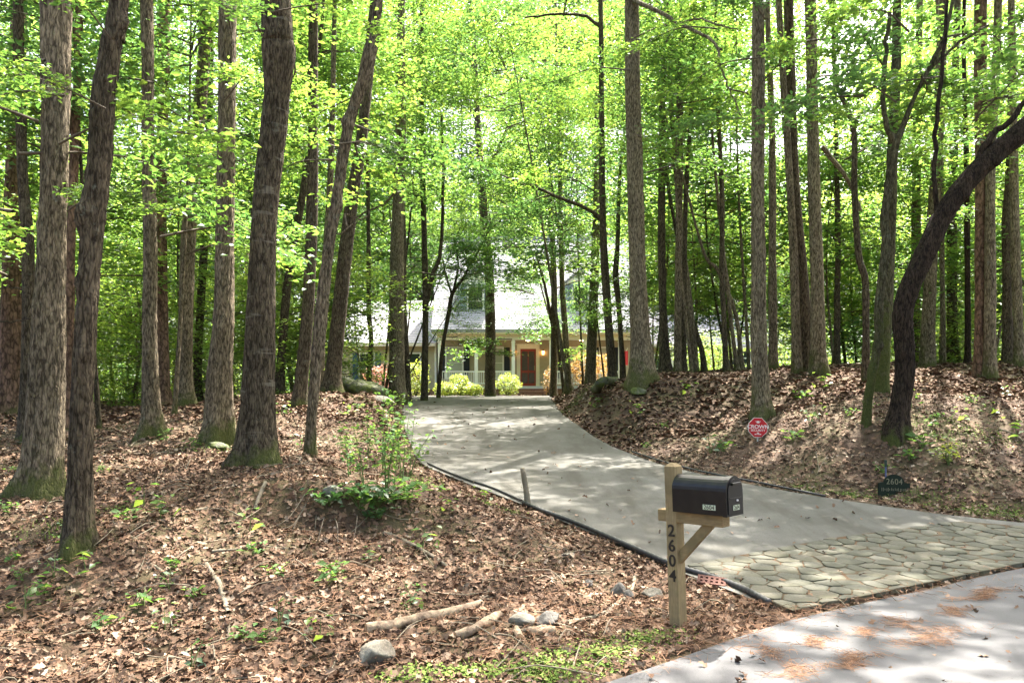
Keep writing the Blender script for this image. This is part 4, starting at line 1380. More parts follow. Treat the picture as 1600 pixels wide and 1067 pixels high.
# leafy side branches in view on the nearer trees
LEAFY = [('A', 70, 95, 7.6, .8), ('A', 100, 150, 7.6, .7), ('A', 60, 190, 7.5, .85), ('A', 92, 225, 7.4, .75), ('A', 30, 240, 7.8, .9), ('B', 172, 60, 6.4, .5), ('B', 165, 170, 6.3, .45), ('A', 105, 330, 7.9, .6),
         ('A', 20, 330, 8.2, 1.0), ('A', 10, 430, 8.6, .9), ('C', 240, 130, 12.8, 1.0), ('C', 225, 330, 13.2, 1.2), ('C', 250, 370, 12.8, 1.2), ('D', 360, 45, 11.8, .9), ('D', 350, 160, 11.7, .8), ('D', 365, 210, 11.8, .8),
         ('C2', 300, 330, 17.5, 1.4), ('C2', 285, 400, 17, 1.3), ('E', 420, 20, 9.0, .6), ('E', 412, 60, 9, .6), ('E', 460, 100, 9.4, .7), ('F', 540, 190, 9.8, .8), ('F', 555, 150, 9.9, .8), ('F', 530, 225, 9.7, .7),
         ('F', 555, 225, 9.8, .8), ('F', 520, 250, 10, .7), ('G', 560, 240, 19.5, 1.4), ('I', 620, 230, 26, 1.8), ('R', 990, 60, 17.6, 1.0), ('R', 985, 110, 17.6, 1.1), ('R', 995, 210, 17.5, .7), ('R', 1010, 270, 17.6, 1.0), ('R', 1140, 140, 15, .8), ('R', 1160, 185, 14.8, .8),
         ('R', 1120, 45, 15.8, .9), ('V', 1190, 90, 14.6, .9), ('V', 1180, 140, 14.6, .8), ('V', 1195, 30, 14.8, .9), ('W4', 1275, 120, 18, 1.3), ('W4', 1285, 60, 18, 1.3), ('W3', 1235, 100, 18.8, 1.2), ('W2', 1225, 160, 18.8, 1.1),
         ('X', 1400, 160, 12.4, 1.0), ('X', 1440, 120, 12.3, 1.0), ('X', 1380, 120, 12.4, 1.0), ('X', 1470, 60, 12.3, 1.0), ('X', 1350, 150, 12, 1.0), ('X', 1420, 50, 12.2, 1.0), ('Z', 1520, 190, 12.0, .9), ('Z', 1470, 120, 12.2, .8), ('Z', 1575, 150, 12, 1.0),
         ('Y1', 1532, 200, 17.2, 1.2), ('Y2', 1560, 150, 17.0, 1.2), ('Y1', 1530, 330, 17.3, .8), ('X1', 1400, 200, 14.6, 1.1), ('X1', 1395, 130, 14.6, 1.2), ('X2', 1330, 220, 16.5, 1.2), ('X2', 1310, 120, 16.5, 1.2), ('X2', 1300, 60, 16.5, 1.3), ('W4', 1320, 250, 18, 1.2),
         ('L', 790, 430, 37.5, 1.9), ('M', 840, 410, 36.6, 2.0), ('M', 870, 450, 36.6, 1.8), ('N', 905, 430, 34.5, 1.8), ('N', 900, 470, 34.5, 1.6), ('O', 950, 430, 31.5, 1.7), ('J', 690, 430, 29.6, 1.6), ('S', 1030, 500, 23.5, 1.1), ('I', 560, 480, 26.5, 1.3),
         ('K', 720, 415, 33, 1.5), ('K', 745, 400, 33, 1.4), ('K', 700, 400, 33, 1.4), ('K', 735, 430, 32.8, 1.2), ('K', 735, 540, 32.7, 1.2), ('L', 775, 400, 37.6, 1.7), ('L', 800, 530, 37.5, 1.5), ('L', 790, 385, 37.5, 1.8), ('L', 760, 375, 37.5, 1.8),
         ('M', 850, 430, 36.5, 1.8), ('M', 835, 460, 36.6, 1.6), ('M', 850, 500, 36.5, 1.5), ('M', 860, 390, 36.6, 1.9), ('N', 890, 400, 34.5, 1.8), ('N', 870, 370, 34.6, 1.8), ('O', 930, 400, 31.5, 1.8), ('O', 915, 440, 31.5, 1.6), ('O', 935, 460, 31.5, 1.4), ('O', 925, 545, 31.6, .9), ('H', 590, 500, 25.8, 1.1), ('J', 672, 470, 29.6, 1.2),
         ('Q', 930, 300, 25.6, 1.5), ('Q', 860, 305, 25.8, 1.6), ('Q', 820, 290, 25.9, 1.6), ('Q', 880, 25, 25.8, 1.5)]
for q in LEAFY:
    leafy(*q)

# understory trees: (px, Y, crown centre py, crown scale, mesh)
MAPLE_LABEL = 'slim maple with flat layered bright green sprays '
under = [(-60, 15, 250, 1.25, 0, 'at the left edge of the woods'), (20, 19, 330, 1.2, 2, 'behind the big grey oak'), (150, 20, 350, 1.15, 0, 'between the lichen-spotted and mid-brown trunks'), (195, 26, 430, 1.1, 2, 'in the sunny gap left of the mid-brown trunk'),
         (285, 22, 330, 1.3, 0, 'behind the mossy-based oak'), (300, 30, 440, 1.3, 1, 'deep behind the mossy-based oak'), (390, 24, 260, 1.3, 1, 'behind the thickest trunk'), (455, 28, 330, 1.4, 3, 'behind the dark upright trunk'), (500, 24, 170, 1.4, 2, 'above the slender leaning trunk'),
         (560, 33, 440, 1.1, 0, 'before the left house wing'), (600, 32, 300, 1.4, 2, 'left of the grey oak'), (640, 36, 400, 1.3, 1, 'right of the grey oak before the left wing'), (655, 30, 210, 1.4, 3, 'above the house left corner'), (720, 33, 400, .8, 1, 'before the left dormer'),
         (715, 34, 500, .62, 0, 'shading the porch left end'), (800, 40, 330, 1.3, 2, 'before the roof ridge'), (840, 34, 230, 1.4, 0, 'high before the roof'), (790, 30, 110, 1.3, 0, 'high above the driveway'), (900, 34, 300, 1.3, 1, 'before the right dormer'), (925, 31, 450, .75, 3, 'hung over the orange shrub'),
         (840, 42, 470, .9, 3, 'close before the roof slope'), (1045, 28, 310, 1.4, 0, 'behind the mossy-footed bank oak'), (1040, 34, 410, 1.2, 2, 'before the right house wing'), (1110, 26, 250, 1.5, 1, 'between the two bank oaks'), (1105, 32, 420, 1.3, 2, 'before the grey house side'), (1165, 28, 430, 1.2, 1, 'left of the oak by the red sign'), (1150, 25, 60, 1.3, 0, 'high left of the oak by the red sign'),
         (1225, 26, 340, 1.3, 0, 'behind the three-trunk clump'), (1310, 25, 330, 1.4, 2, 'right of the three-trunk clump'), (1330, 28, 430, 1.4, 1, 'behind the dark kinked stem'), (1420, 26, 400, 1.4, 3, 'behind the slender wavy tree'), (1450, 25, 200, 1.2, 2, 'above the bend of the black tree'),
         (1500, 29, 420, 1.4, 1, 'behind the bent trunk'), (1580, 22, 330, 1.3, 0, 'right of the close pair'), (1660, 25, 260, 1.4, 2, 'beyond the right edge of the bank'), (1590, 30, 450, 1.4, 1, 'deep right on the bank'), (1060, 21, 180, 1.1, 2, 'right of the mossy-footed bank oak'),
         (110, 14, 90, 1.0, 1, 'high behind the lichen-spotted trunk'), (300, 16, 90, 1.2, 0, 'high behind the mid-brown trunk'), (60, 24, 470, 1.1, 0, 'low behind the big grey oak'), (225, 30, 470, 1.2, 3, 'low in the woods behind the mid-brown trunk'), (1380, 33, 500, 1.1, 1, 'low behind the green-mossed tree'), (1230, 34, 490, 1.1, 2, 'low behind the clump')]
rngu = random.Random(17)
for px, Y, pyc, sc, k, where in under:
    x = hx(px, Y)
    g0 = gz(x, Y)
    zc = hz(pyc, Y)
    sx = x + rngu.uniform(-.6, .6)
    yb = Y + rngu.uniform(-.4, .4)
    while poly_sd(DPOLY, [sx], [yb])[0] < .5:
        sx += .3 if sx > -1.2 else -.3
    base = np.array([sx, yb, gz(sx, yb)])
    t = thing('maple_tree', base, MAPLE_LABEL + where, 'tree', 'understory maples')
    top = np.array([x, Y, zc + 1.6 * sc])
    mid = (base + top) / 2 + np.array([rngu.uniform(-.4, .4), rngu.uniform(-.3, .3), 0])
    pts = spline([base, mid, top], 14)
    trunk_obj(t, pts, np.linspace(.035 + .003 * (zc - g0), .015, 14), base, BARK["dark"] if k % 2 else BARK["oak"], abs(int(px * 7 + Y)), 8, .25, .5)
    zz = zc - base[2]
    link('crown', UND[k], t, (x - base[0], Y - base[1], zz), (0, 0, rngu.uniform(0, 6.28)), sc)
    link('crown', UND[(k + 1) % 4], t, (x - base[0] + rngu.uniform(-.8, .8), Y - base[1] + rngu.uniform(-.8, .8), zz + 1.9 * sc), (0, 0, rngu.uniform(0, 6.28)), sc * .72)

# forest trees all round: shared trunks and crowns
FT = []
for k in range(5):
    rk = random.Random(90 + k)
    hgt = 23
    pts = spline([(0, 0, 0), (rk.uniform(-.3, .3), rk.uniform(-.3, .3), 7), (rk.uniform(-.8, .8), rk.uniform(-.6, .6), 15), (rk.uniform(-1, 1), rk.uniform(-1, 1), hgt)], 30)
    o = trunk_obj(None, pts, np.linspace(.23, .05, 30), np.zeros(3), [BARK['oak'], BARK['dark'], BARK['pale'], BARK['pine'], BARK['oak']][k], 300 + k, 10, .5, .7)
    FT.append(o.data)
    bpy.data.objects.remove(o)
LMK = [(78, 'the mossy-footed big oak'), (137, 'the lichen-spotted trunk'), (235, 'the straight mid-brown trunk'), (348, 'the bright-mossed oak'), (407, 'the thickest trunk'), (500, 'the slender leaning trunk'), (620, 'the grey driveway oak'), (766, 'the porch-front trunk'),
       (884, 'the brick-step trunk'), (1000, 'the bank-top oak'), (1187, 'the red-sign oak'), (1262, 'the three-trunk clump'), (1370, 'the wavy mossed tree'), (1540, 'the close pair')]
ORD = ['nearest', 'second nearest', 'third nearest', 'fourth nearest', 'fifth nearest', 'sixth nearest', 'seventh nearest', 'eighth nearest', 'ninth nearest', 'tenth nearest'] + [str(k) + 'th nearest' for k in range(11, 40)]


def bracket(px):
    k = sum(px > p for p, _ in LMK)
    if k == 0:
        return 'left of ' + LMK[0][1]
    if k == len(LMK):
        return 'right of ' + LMK[-1][1]
    return 'between ' + LMK[k - 1][1] + ' and ' + LMK[k][1]


def label_by_place(objs, noun):
    gr = {}
    for o in objs:
        gr.setdefault(bracket(800 + F * o.location.x / o.location.y), []).append(o)
    for br_, lst in gr.items():
        lst.sort(key=lambda o: o.location.y)
        for k, o in enumerate(lst):
            o['label'] = (ORD[k] + ' of the ' + noun + ' ' + br_) if len(lst) > 1 else ((noun[:-2] if noun.endswith('shes') else noun[:-1]) + ' standing alone ' + br_)


# maples in rising rows: each row stands a little taller and farther off, so that every crown takes the sun
STAIR = [(24, 505, .95), (27.5, 450, 1.0), (31, 395, 1.1), (35, 335, 1.25), (40, 270, 1.4), (46, 200, 1.6), (53, 130, 1.85), (61, 55, 2.1), (69, -10, 2.4)]
MID = [(62.5, 345, 1.8), (66, 275, 2.0), (71, 200, 2.3), (78, 120, 2.6), (86, 40, 2.9), (94, -20, 3.2), (101, 60, 3.4)]
spots = []
for r_, (Y, pyc, sc) in enumerate(STAIR):
    step = 118
    for q in range(18):
        px = -150 + (r_ % 2) * 60 + q * step + rngu.uniform(-35, 35)
        lim0, lim1 = (560, 1045) if Y < 46 else (500, 1110)
        if lim0 < px < lim1 or px > 1760:
            continue
        x = hx(px, Y)
        if -14.5 < x < 19.5 and 38 < Y < 60 or r_ < 2 and px > 1000 and rngu.random() < .35 or 3 <= r_ <= 6 and rngu.random() < .38:
            continue
        spots.append((px, Y + rngu.uniform(-1.2, 1.2), pyc + rngu.uniform(-40, 35), sc * rngu.uniform(.85, 1.15)))
for r_, (Y, pyc, sc) in enumerate(MID):
    for q in range(6):
        spots.append((500 + (r_ % 2) * 55 + q * 112 + rngu.uniform(-30, 30), Y + rngu.uniform(-1, 1), pyc + rngu.uniform(-25, 25), sc * rngu.uniform(.9, 1.1)))
for k, (px, Y, pyc, sc) in enumerate(spots):
    x = hx(px, Y)
    base = np.array([x, Y, gz(x, Y)])
    t = thing('maple_tree', base, 'slim maple', 'tree', 'understory maples')
    zc = hz(pyc, Y)
    zt = zc + 1.5 * sc
    pts = spline([base, base + (rngu.uniform(-.4, .4), rngu.uniform(-.3, .3), (zt - base[2]) * .5), base + (rngu.uniform(-.6, .6), rngu.uniform(-.4, .4), zt - base[2])], 16)
    trunk_obj(t, pts, np.linspace(.05 + .004 * (zt - base[2]), .015, 16), base, BARK[('oak', 'mossy', 'pale')[k % 3]], 500 + k, 7, .25, .6)
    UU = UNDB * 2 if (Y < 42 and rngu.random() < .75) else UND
    link('crown', UU[rngu.randrange(4)], t, (0, 0, zc - base[2]), (0, 0, rngu.uniform(0, 6.28)), (sc, sc, sc * .95))
    if k < len(spots) - 42 and Y > 33 and rngu.random() < .85:
        continue
    link('crown', UU[rngu.randrange(4)], t, (rngu.uniform(-1, 1) * sc, rngu.uniform(-1, 1) * sc, zc - base[2] - 2.0 * sc), (0, 0, rngu.uniform(0, 6.28)), sc * .8)
label_by_place([o for o in bpy.data.objects if o.get('group') == 'understory maples'], 'layered maples')
rf = random.Random(23)
placed = []


def forest_tree(x, y, label, s=1.0, far=True, group='forest trees round the plot', low=False, big=1.0):
    g0 = gz(x, y)
    t = thing('forest_tree', (x, y, g0), label, 'tree', group)
    s *= rf.uniform(.82, 1.15)
    w = rf.uniform(.75, 1.3) * s
    link('trunk', FT[rf.randrange(5)], t, (0, 0, 0), (0, 0, rf.uniform(0, 6.28)), (w, w, s))
    link('crown', (FARC if far else TALL)[rf.randrange(3)], t, (0, 0, (16.5 if far else 18.5) * s), (0, 0, rf.uniform(0, 6.28)), s * big * rf.uniform(.9, 1.15))
    if low:
        link('crown', FARC[rf.randrange(3)], t, (rf.uniform(-1, 1), rf.uniform(-1, 1), 6.2 * s), (0, 0, rf.uniform(0, 6.28)), (s * .85, s * .85, s * .8))


def ok(x, y, dmin):
    if -17 < x < 27 and 37 < y < 62:
        return False
    if 58 < y < 74 or y < 60 and 500 < 800 + F * x / max(y, 1) < 1060:
        return False
    if poly_sd(DPOLY, [x], [y])[0] < 1.5 or road_d(x, y) < 2 and road_d(x, y) > -9:
        return False
    return all((x - a) ** 2 + (y - b) ** 2 > dmin * dmin for a, b in placed)


for o_ in list(TREES.values()):
    placed.append((o_[1][0], o_[1][1]))
cnt = near = 0
for tries in range(9000):
    y = rf.uniform(23, 95)
    x = rf.uniform(-.78 * y - 8, .78 * y + 8)
    if not ok(x, y, 4.6 if y < 60 else 3.1) or (y < 58 and (near >= 6 or 0 < x < 22)):
        continue
    placed.append((x, y))
    near += y < 58
    zone = 'left of the house' if x < -12 else ('right of the house' if x > 9 else 'behind the house roof')
    dep = 'close-set slim woodland tree ' if y < 45 else ('tall woodland tree with leaves down to the ground ' if y > 62 else 'mid-distance woodland tree ')
    forest_tree(x, y, dep + zone, far=y > 58, low=y > 58)
    cnt += 1
    if cnt >= 110:
        break
print('forest', cnt)
label_by_place([o for o in bpy.data.objects if o.get('group') == 'forest trees round the plot'], 'woodland trees')
# unseen trees added beyond the frame to shade the ground and close the side view
for x, y in [(8.6, 11.2), (12.6, 13.4), (16, 2.8), (20.5, 5.5), (14, 13), (17, 9), (19, 16), (24, 20), (28, 14), (23, 27), (-9, 5), (-11, 9), (-13, 14), (-8, 1), (-15, 20), (-18, 10), (-20, 28), (-14, -6), (-20, 0)]:
    if road_d(x, y) < 1.0 or poly_sd(DPOLY, [x], [y])[0] < .8:
        continue
    forest_tree(x, y, 'unseen roadside oak added beside the plot for shade and side cover', .95, False, 'added trees outside the view', big=1.55)
for x in range(-40, 45, 6):  # row added behind the viewer to hold back skylight and fill that side
    y = float(np.interp(x, RE[:, 0], RE[:, 1])) - 13 - rf.uniform(0, 6)
    forest_tree(x + rf.uniform(-2, 2), y, 'unseen tree added across the road behind the viewer to limit skylight', 1.0, True, 'added trees outside the view', True)

# far-off wood closing the horizon: leaf masses no one could count
rng = np.random.default_rng(5)
n = 34000
ang = rng.uniform(-1.05, 1.05, n)
rad = rng.uniform(98, 130, n)
px_, py_ = np.sin(ang) * rad, np.cos(ang) * rad
zt = 1.5 + (26 + 6 * vnoise(px_, py_, .09, 8)) * rng.uniform(0, 1, n) ** .8
V_, T_ = leaves_np(np.stack([px_, py_, zt], 1), rng.uniform(.8, 1.7, n), rng, .8, .75)
tag(link('forest', np_mesh('forest', V_, T_, LEAF_A)), 'far-off green wood closing the view behind the trees', 'woods', kind='stuff')

# ------------------------------------------------------------------ leaf litter, straw, grass


def scatter(n, x0, x1, y0, y1, rng, pw=1.0):
    y = y0 + (y1 - y0) * rng.uniform(0, 1, n) ** pw
    half = .70 * y + 1.0
    x = rng.uniform(-1, 1, n) * half
    return x, y


def ground_normal(x, y):
    e = .04
    z = ground(x, y)
    return np.stack([-(ground(x + e, y) - z) / e, -(ground(x, y + e) - z) / e, np.ones_like(z)], 1), z


rng = np.random.default_rng(11)
Vs, Ts, off = [], [], 0
for n, y0, y1, pw, s0, s1, lob in ((50000, 4.0, 9.5, 1.0, .038, .088, True), (40000, 9.0, 16, 1.0, .05, .105, True), (44000, 15, 30, 1.2, .09, .17, False), (9000, 28, 46, 1.2, .15, .28, False)):
    x, y = scatter(n, 0, 0, y0, y1, rng, pw)
    dd = poly_sd(DPOLY, x, y)
    keep = (dd > rng.exponential(.06, n) - .02) & (road_d(x, y) > rng.exponential(.10, n) + .02)
    patch = vnoise(x, y, 1.1, 9) + vnoise(x, y, 3.1, 12) * .6
    keep &= patch > rng.normal(-.48, .2, n)
    x, y = x[keep], y[keep]
    nrm, z = ground_normal(x, y)
    pos = np.stack([x, y, z + rng.uniform(.0, .035, len(x))], 1)
    size = rng.uniform(s0, s1, len(x))
    V_, T_ = lobed_np(pos, size, nrm, rng) if lob else leaves_np(pos, size, rng, .5, .6, .2)
    Vs.append(V_)
    Ts.append(T_ + off)
    off += len(V_)
tag(link('leaf_litter', np_mesh('leaf_litter', np.vstack(Vs), np.vstack(Ts), M_litter)), 'brown curled oak leaves covering the woodland floor', 'leaf litter', kind='stuff')
# a few leaves on the paved surfaces
n = 1500
x, y = scatter(n, 0, 0, 4, 32, rng, 1.25)
k = (poly_sd(DPOLY, x, y) < 0) | (road_d(x, y) < 0)
x, y = x[k], y[k]
pos = np.stack([x, y, S(x, y) + np.where(poly_sd(APR, x, y) < .02, .03, .018)], 1)
V_, T_ = lobed_np(pos, rng.uniform(.02, .085, len(x)) * np.where(y > 12, 1.4, 1), np.tile([0, 0, 1.], (len(x), 1)), rng)
tag(link('fallen_leaves', np_mesh('fallen_leaves', V_, T_, M_litter)), 'scattered dry leaves lying on the driveway and road', 'fallen leaves', kind='stuff')


def needles(pos, L, wd, rng, flat=.12):
    n = len(pos)
    az = rng.uniform(0, 6.283, n)
    d = np.stack([np.cos(az), np.sin(az), rng.normal(0, flat, n)], 1)
    s = np.stack([-np.sin(az), np.cos(az), rng.normal(0, .6, n)], 1)
    L = L[:, None]
    bend = rng.normal(0, .12, n)[:, None] * s * L
    V_ = np.stack([pos - d * L / 2 - s * wd, pos - d * L / 2 + s * wd, pos + bend + s * wd, pos + bend - s * wd, pos + d * L / 2], 1).reshape(-1, 3)
    o = np.arange(n)[:, None] * 5
    T_ = np.stack([o + [[0, 1, 2]], o + [[0, 2, 3]], o + [[3, 2, 4]]], 1).reshape(-1, 3)
    return V_, T_


# pine straw among the leaves near the mailbox, ditch and left bank
n = 42000
x, y = scatter(n, 0, 0, 4.0, 10.5, rng, 1.15)
w = np.exp(-((x - 1.3) / 1.3) ** 2 - ((y - 5.6) / .7) ** 2) * 1.6 + .30 + .7 * np.clip(vnoise(x, y, .8, 21) * 2, 0, 1)
k = (rng.uniform(0, 1, n) < w) & (poly_sd(DPOLY, x, y) > .0) & (road_d(x, y) > rng.exponential(.12, n) - .25)
x, y = x[k], y[k]
pos = np.stack([x, y, ground(x, y) + rng.uniform(.015, .05, len(x))], 1)
V_, T_ = needles(pos, rng.uniform(.10, .20, len(x)), .0014, rng, .18)
tag(link('pine_straw', np_mesh('pine_straw', V_, T_, M_straw)), 'loose red-brown pine needles strewn over the bank and ditch', 'pine straw', kind='stuff')
# straw drifts washed together on the road
for (cx, cy_), ln, wd_, lab in [((1460, 996), .62, .07, 'largest long drift of brown pine straw on the road'), ((1405, 974), .24, .07, 'small oval heap of pine straw left above the largest drift'), ((1490, 958), .26, .04, 'small straw drift on the road right above the oval heap'),
                                ((1540, 930), .55, .035, 'thin straw line nearest the stone apron'), ((1330, 1035), .38, .04, 'narrow straw trail low on the road'), ((1245, 1052), .30, .045, 'straw patch at the very bottom of the road'), ((1275, 1005), .25, .035, 'faint straw streak below the apron corner'),
                                ((1205, 1022), .16, .04, 'short straw patch on the road by the mailbox verge'), ((1350, 990), .2, .03, 'thin straw wisp left of the largest drift')]:
    c_ = hit(cx, cy_)
    n = int(300 * ln / .4)
    t_ = rng.normal(0, .45, n)
    dirv = np.array([.86, .50])
    nv = np.array([-.5, .86])
    q = c_ + dirv * (t_ * ln * .8)[:, None] + nv * (rng.normal(0, 1, n) * wd_ * 1.3 * np.exp(-np.abs(t_) * .6) + .05 * np.sin(t_ * 5))[:, None]
    k = (road_d(q[:, 0], q[:, 1]) < -.01)
    q = q[k]
    pos = np.stack([q[:, 0] - c_[0], q[:, 1] - c_[1], .006 + rng.uniform(0, .007, len(q)) + np.interp(-road_d(q[:, 0], q[:, 1]), [0, 1.2, 3.5], [0, .02, .05])], 1)
    V_, T_ = needles(pos, rng.uniform(.06, .16, len(q)), .0011, rng, .02)
    tag(link('straw_drift', np_mesh('straw_drift', V_, T_, M_straw), None, (c_[0], c_[1], 0)), lab, 'straw drift', 'pine straw drifts on the road', 'stuff')


def blades(pos, h, wd, rng):
    n = len(pos)
    az = rng.uniform(0, 6.283, n)
    ln = np.abs(rng.normal(.35, .3, n))
    d = np.stack([np.cos(az) * ln, np.sin(az) * ln, np.ones(n)], 1)
    s = np.stack([-np.sin(az), np.cos(az), np.zeros(n)], 1)
    h = h[:, None]
    m_ = pos + d * h * .55
    tp = pos + d * h * np.array([1.5, 1.5, .9])
    V_ = np.stack([pos - s * wd, pos + s * wd, m_ + s * wd * .8, m_ - s * wd * .8, tp], 1).reshape(-1, 3)
    o = np.arange(n)[:, None] * 5
    return V_, np.stack([o + [[0, 1, 2]], o + [[0, 2, 3]], o + [[3, 2, 4]]], 1).reshape(-1, 3)


def green_patch(name, spots, per, hgt, label, leafy_=.5):
    P_, H_ = [], []
    for px, py, sp in spots:
        c_ = G(px, py)
        n = int(per * sp / .3)
        q = c_[:2] + rng.normal(0, 1, (n, 2)) * np.array([sp, sp * .55])
        q = q[(poly_sd(DPOLY, q[:, 0], q[:, 1]) > .02) & (road_d(q[:, 0], q[:, 1]) > .03)]
        P_.append(q)
    q = np.vstack(P_)
    z = ground(q[:, 0], q[:, 1])
    pos = np.stack([q[:, 0], q[:, 1], z - .005], 1)
    m_ = rng.uniform(0, 1, len(q)) < leafy_
    V1, T1 = blades(pos[~m_], hgt * rng.uniform(.4, 1.3, (~m_).sum()), .0028, rng)
    pl = pos[m_] + np.stack([rng.normal(0, .01, m_.sum())] * 2 + [hgt * rng.uniform(.2, .9, m_.sum())], 1)
    V2, T2 = leaves_np(pl, rng.uniform(.015, .035, len(pl)), rng, .35, .8)
    tag(link(name, np_mesh(name, np.vstack([V1, V2]), np.vstack([T1, T2 + len(V1)]), M_grass)), label, 'ground cover', kind='stuff')


green_patch('grass', [(760, 1055, .13), (820, 1050, .18), (880, 1040, .18), (930, 1030, .14), (700, 1062, .12), (1000, 1005, .13), (1030, 1000, .1), (960, 1020, .10), (840, 1060, .15), (640, 1060, .10)], 1600, .05, 'low bright green weeds and grass along the road edge by the mailbox')
green_patch('grass_strip', [(1290, 772, .22), (1340, 776, .22), (1420, 785, .3), (1470, 792, .25), (1520, 800, .25), (1570, 806, .25), (1600, 808, .3), (1660, 812, .3), (1250, 764, .2), (1480, 690, .4), (1450, 660, .4), (1540, 680, .4)], 700, .05, 'thin green grass along the foot of the right bank', .35)
green_patch('moss_grass', [(640, 745, .2), (660, 760, .15), (600, 720, .3), (560, 690, .3), (620, 700, .25), (885, 640, .4), (905, 625, .5), (300, 620, .6), (640, 650, .5), (590, 640, .5), (760, 790, .12), (800, 805, .1), (90, 830, .15), (190, 800, .15), (330, 700, .3)], 420, .07, 'thin grass and weeds along the left driveway edge', .4)

# small seedlings over the woodland floor: four kinds, copied
M_stem = mat('green_stem', (0.10, 0.14, 0.04), 0.6)


def plant_mesh(name, seed, stems, h, leafs, leaf, lm, spread=.10):
    rg = np.random.default_rng(seed)
    Vs, Ts, Ms, off, pos = [], [], [], 0, []
    for k in range(stems):
        az = rg.uniform(0, 6.28)
        e_ = np.array([math.cos(az), math.sin(az), 0]) * spread * rg.uniform(.3, 1.3)
        hh = h * rg.uniform(.55, 1.1)
        sp = spline([(0, 0, -.02), e_ * .35 + np.array([0, 0, hh * .5]), e_ + np.array([0, 0, hh])], 8)
        V_, T_ = tube_np(sp, np.linspace(.004 + .006 * h, .0015, 8), 5)
        Vs.append(V_)
        Ts.append(np.vstack([T_[:, [0, 1, 2]], T_[:, [0, 2, 3]]]) + off)
        Ms.append(np.ones(2 * len(T_), int))
        off += len(V_)
        m_ = leafs // stems
        t_ = rg.uniform(.3, 1, m_) * 7
        i_ = np.minimum(t_.astype(int), 6)
        pos.append(sp[i_] + (sp[i_ + 1] - sp[i_]) * (t_ - i_)[:, None] + rg.normal(0, 1, (m_, 3)) * np.array([1, 1, .35]) * leaf * .75)
    pos = np.vstack(pos)
    V_, T_ = leaves_np(pos, leaf * rg.uniform(.6, 1.2, len(pos)), rg, .4, .6, .12, .2)
    Vs.append(V_)
    Ts.append(T_ + off)
    Ms.append(np.zeros(len(T_), int))
    return np_mesh(name, np.vstack(Vs), np.vstack(Ts), [lm, M_stem], np.concatenate(Ms))


SEED = [plant_mesh('seedling', 70, 3, .13, 15, .07, LEAF_SHRUB, .09), plant_mesh('seedling', 71, 2, .2, 14, .06, LEAF_C, .1), plant_mesh('seedling', 72, 4, .09, 24, .045, LEAF_SHRUB, .08), plant_mesh('seedling', 73, 1, .26, 10, .09, LEAF_B, .05)]
rs = random.Random(41)
sp_list = [(225, 795), (250, 812), (300, 700), (195, 815), (100, 850), (118, 842), (35, 905), (60, 935), (40, 960), (85, 905), (135, 900), (20, 880), (265, 925), (270, 890), (305, 935), (225, 950), (258, 990), (160, 985), (390, 830), (395, 870), (430, 900), (520, 900), (515, 915), (660, 865), (575, 880), (645, 945),
           (655, 715), (760, 790), (470, 700), (410, 690), (440, 650), (395, 660), (260, 690), (640, 960), (435, 985), (500, 1000), (410, 1010), (300, 1050), (380, 1000), (1240, 690), (1265, 665), (1110, 710), (1130, 705), (1035, 670), (1010, 700), (930, 640), (1360, 640), (1425, 640), (1460, 670), (1500, 660), (1545, 650),
           (1590, 690), (1440, 700), (1420, 720), (1280, 655), (1330, 650), (1255, 625), (1080, 620), (1290, 610), (1380, 740), (1570, 620), (1520, 630), (1000, 650), (560, 640), (600, 660), (545, 650), (20, 740), (15, 800), (160, 740), (690, 770), (705, 800)]
for k, (px, py) in enumerate(sp_list):
    c_ = G(px, py)
    m_ = SEED[rs.randrange(4)]
    side = 'on the right bank' if px > 900 else ('at the top of the left bank near the driveway' if py < 780 and px > 380 else ('among the left trees' if py < 800 else 'on the leaf-covered left slope'))
    o = link('seedling', m_, None, c_ + np.array([0, 0, -.01]), (0, 0, rs.uniform(0, 6.28)), rs.uniform(.75, 1.35) * (1 if py > 760 else 1.5))
    tag(o, 'little green seedling ' + side, 'seedling', 'seedlings scattered over the leaf litter')

SPOT = [((110, 840), 'at the lichen-spotted trunk'), ((45, 930), 'on the far left slope'), ((250, 800), 'below the mid-brown trunk'), ((280, 900), 'by the mossy crooked stick'), ((190, 970), 'above the bottom left corner'), ((400, 670), 'at the thickest trunk'), ((420, 880), 'below the eroded lip'), ((400, 1010), 'left of the big pale rock'),
        ((610, 900), 'above the longest log'), ((590, 650), 'at the driveway top'), ((690, 770), 'at the left driveway edge'), ((1250, 680), 'right of the red sign'), ((1110, 705), 'on the bank toe by the red sign'), ((1000, 650), 'below the bank-top oak'), ((1430, 660), 'at the bent black trunk'), ((1530, 650), 'below the close pair'), ((1280, 620), 'below the three-trunk clump'), ((1085, 615), 'on the bank top')]
gr = {}
for (px, py), o in zip(sp_list, [o for o in bpy.data.objects if o.name.startswith('seedling')]):
    p_ = o.location
    px, py = 800 + F * p_.x / p_.y, HOR - F * (p_.z - CAMZ) / p_.y
    gr.setdefault(min(SPOT, key=lambda q: (q[0][0] - px) ** 2 + (q[0][1] - py) ** 2)[1], []).append((px, o))
for where, lst in gr.items():
    lst.sort(key=lambda q: q[0])
    for k, (px, o) in enumerate(lst):
        nm = ['leftmost', 'second from the left', 'third from the left', 'fourth from the left', 'fifth from the left', 'sixth from the left', 'seventh from the left', 'eighth from the left', 'ninth from the left', 'tenth from the left'][k]
        o['label'] = (nm + ' of the green seedlings ' + where) if len(lst) > 1 else 'single green seedling ' + where

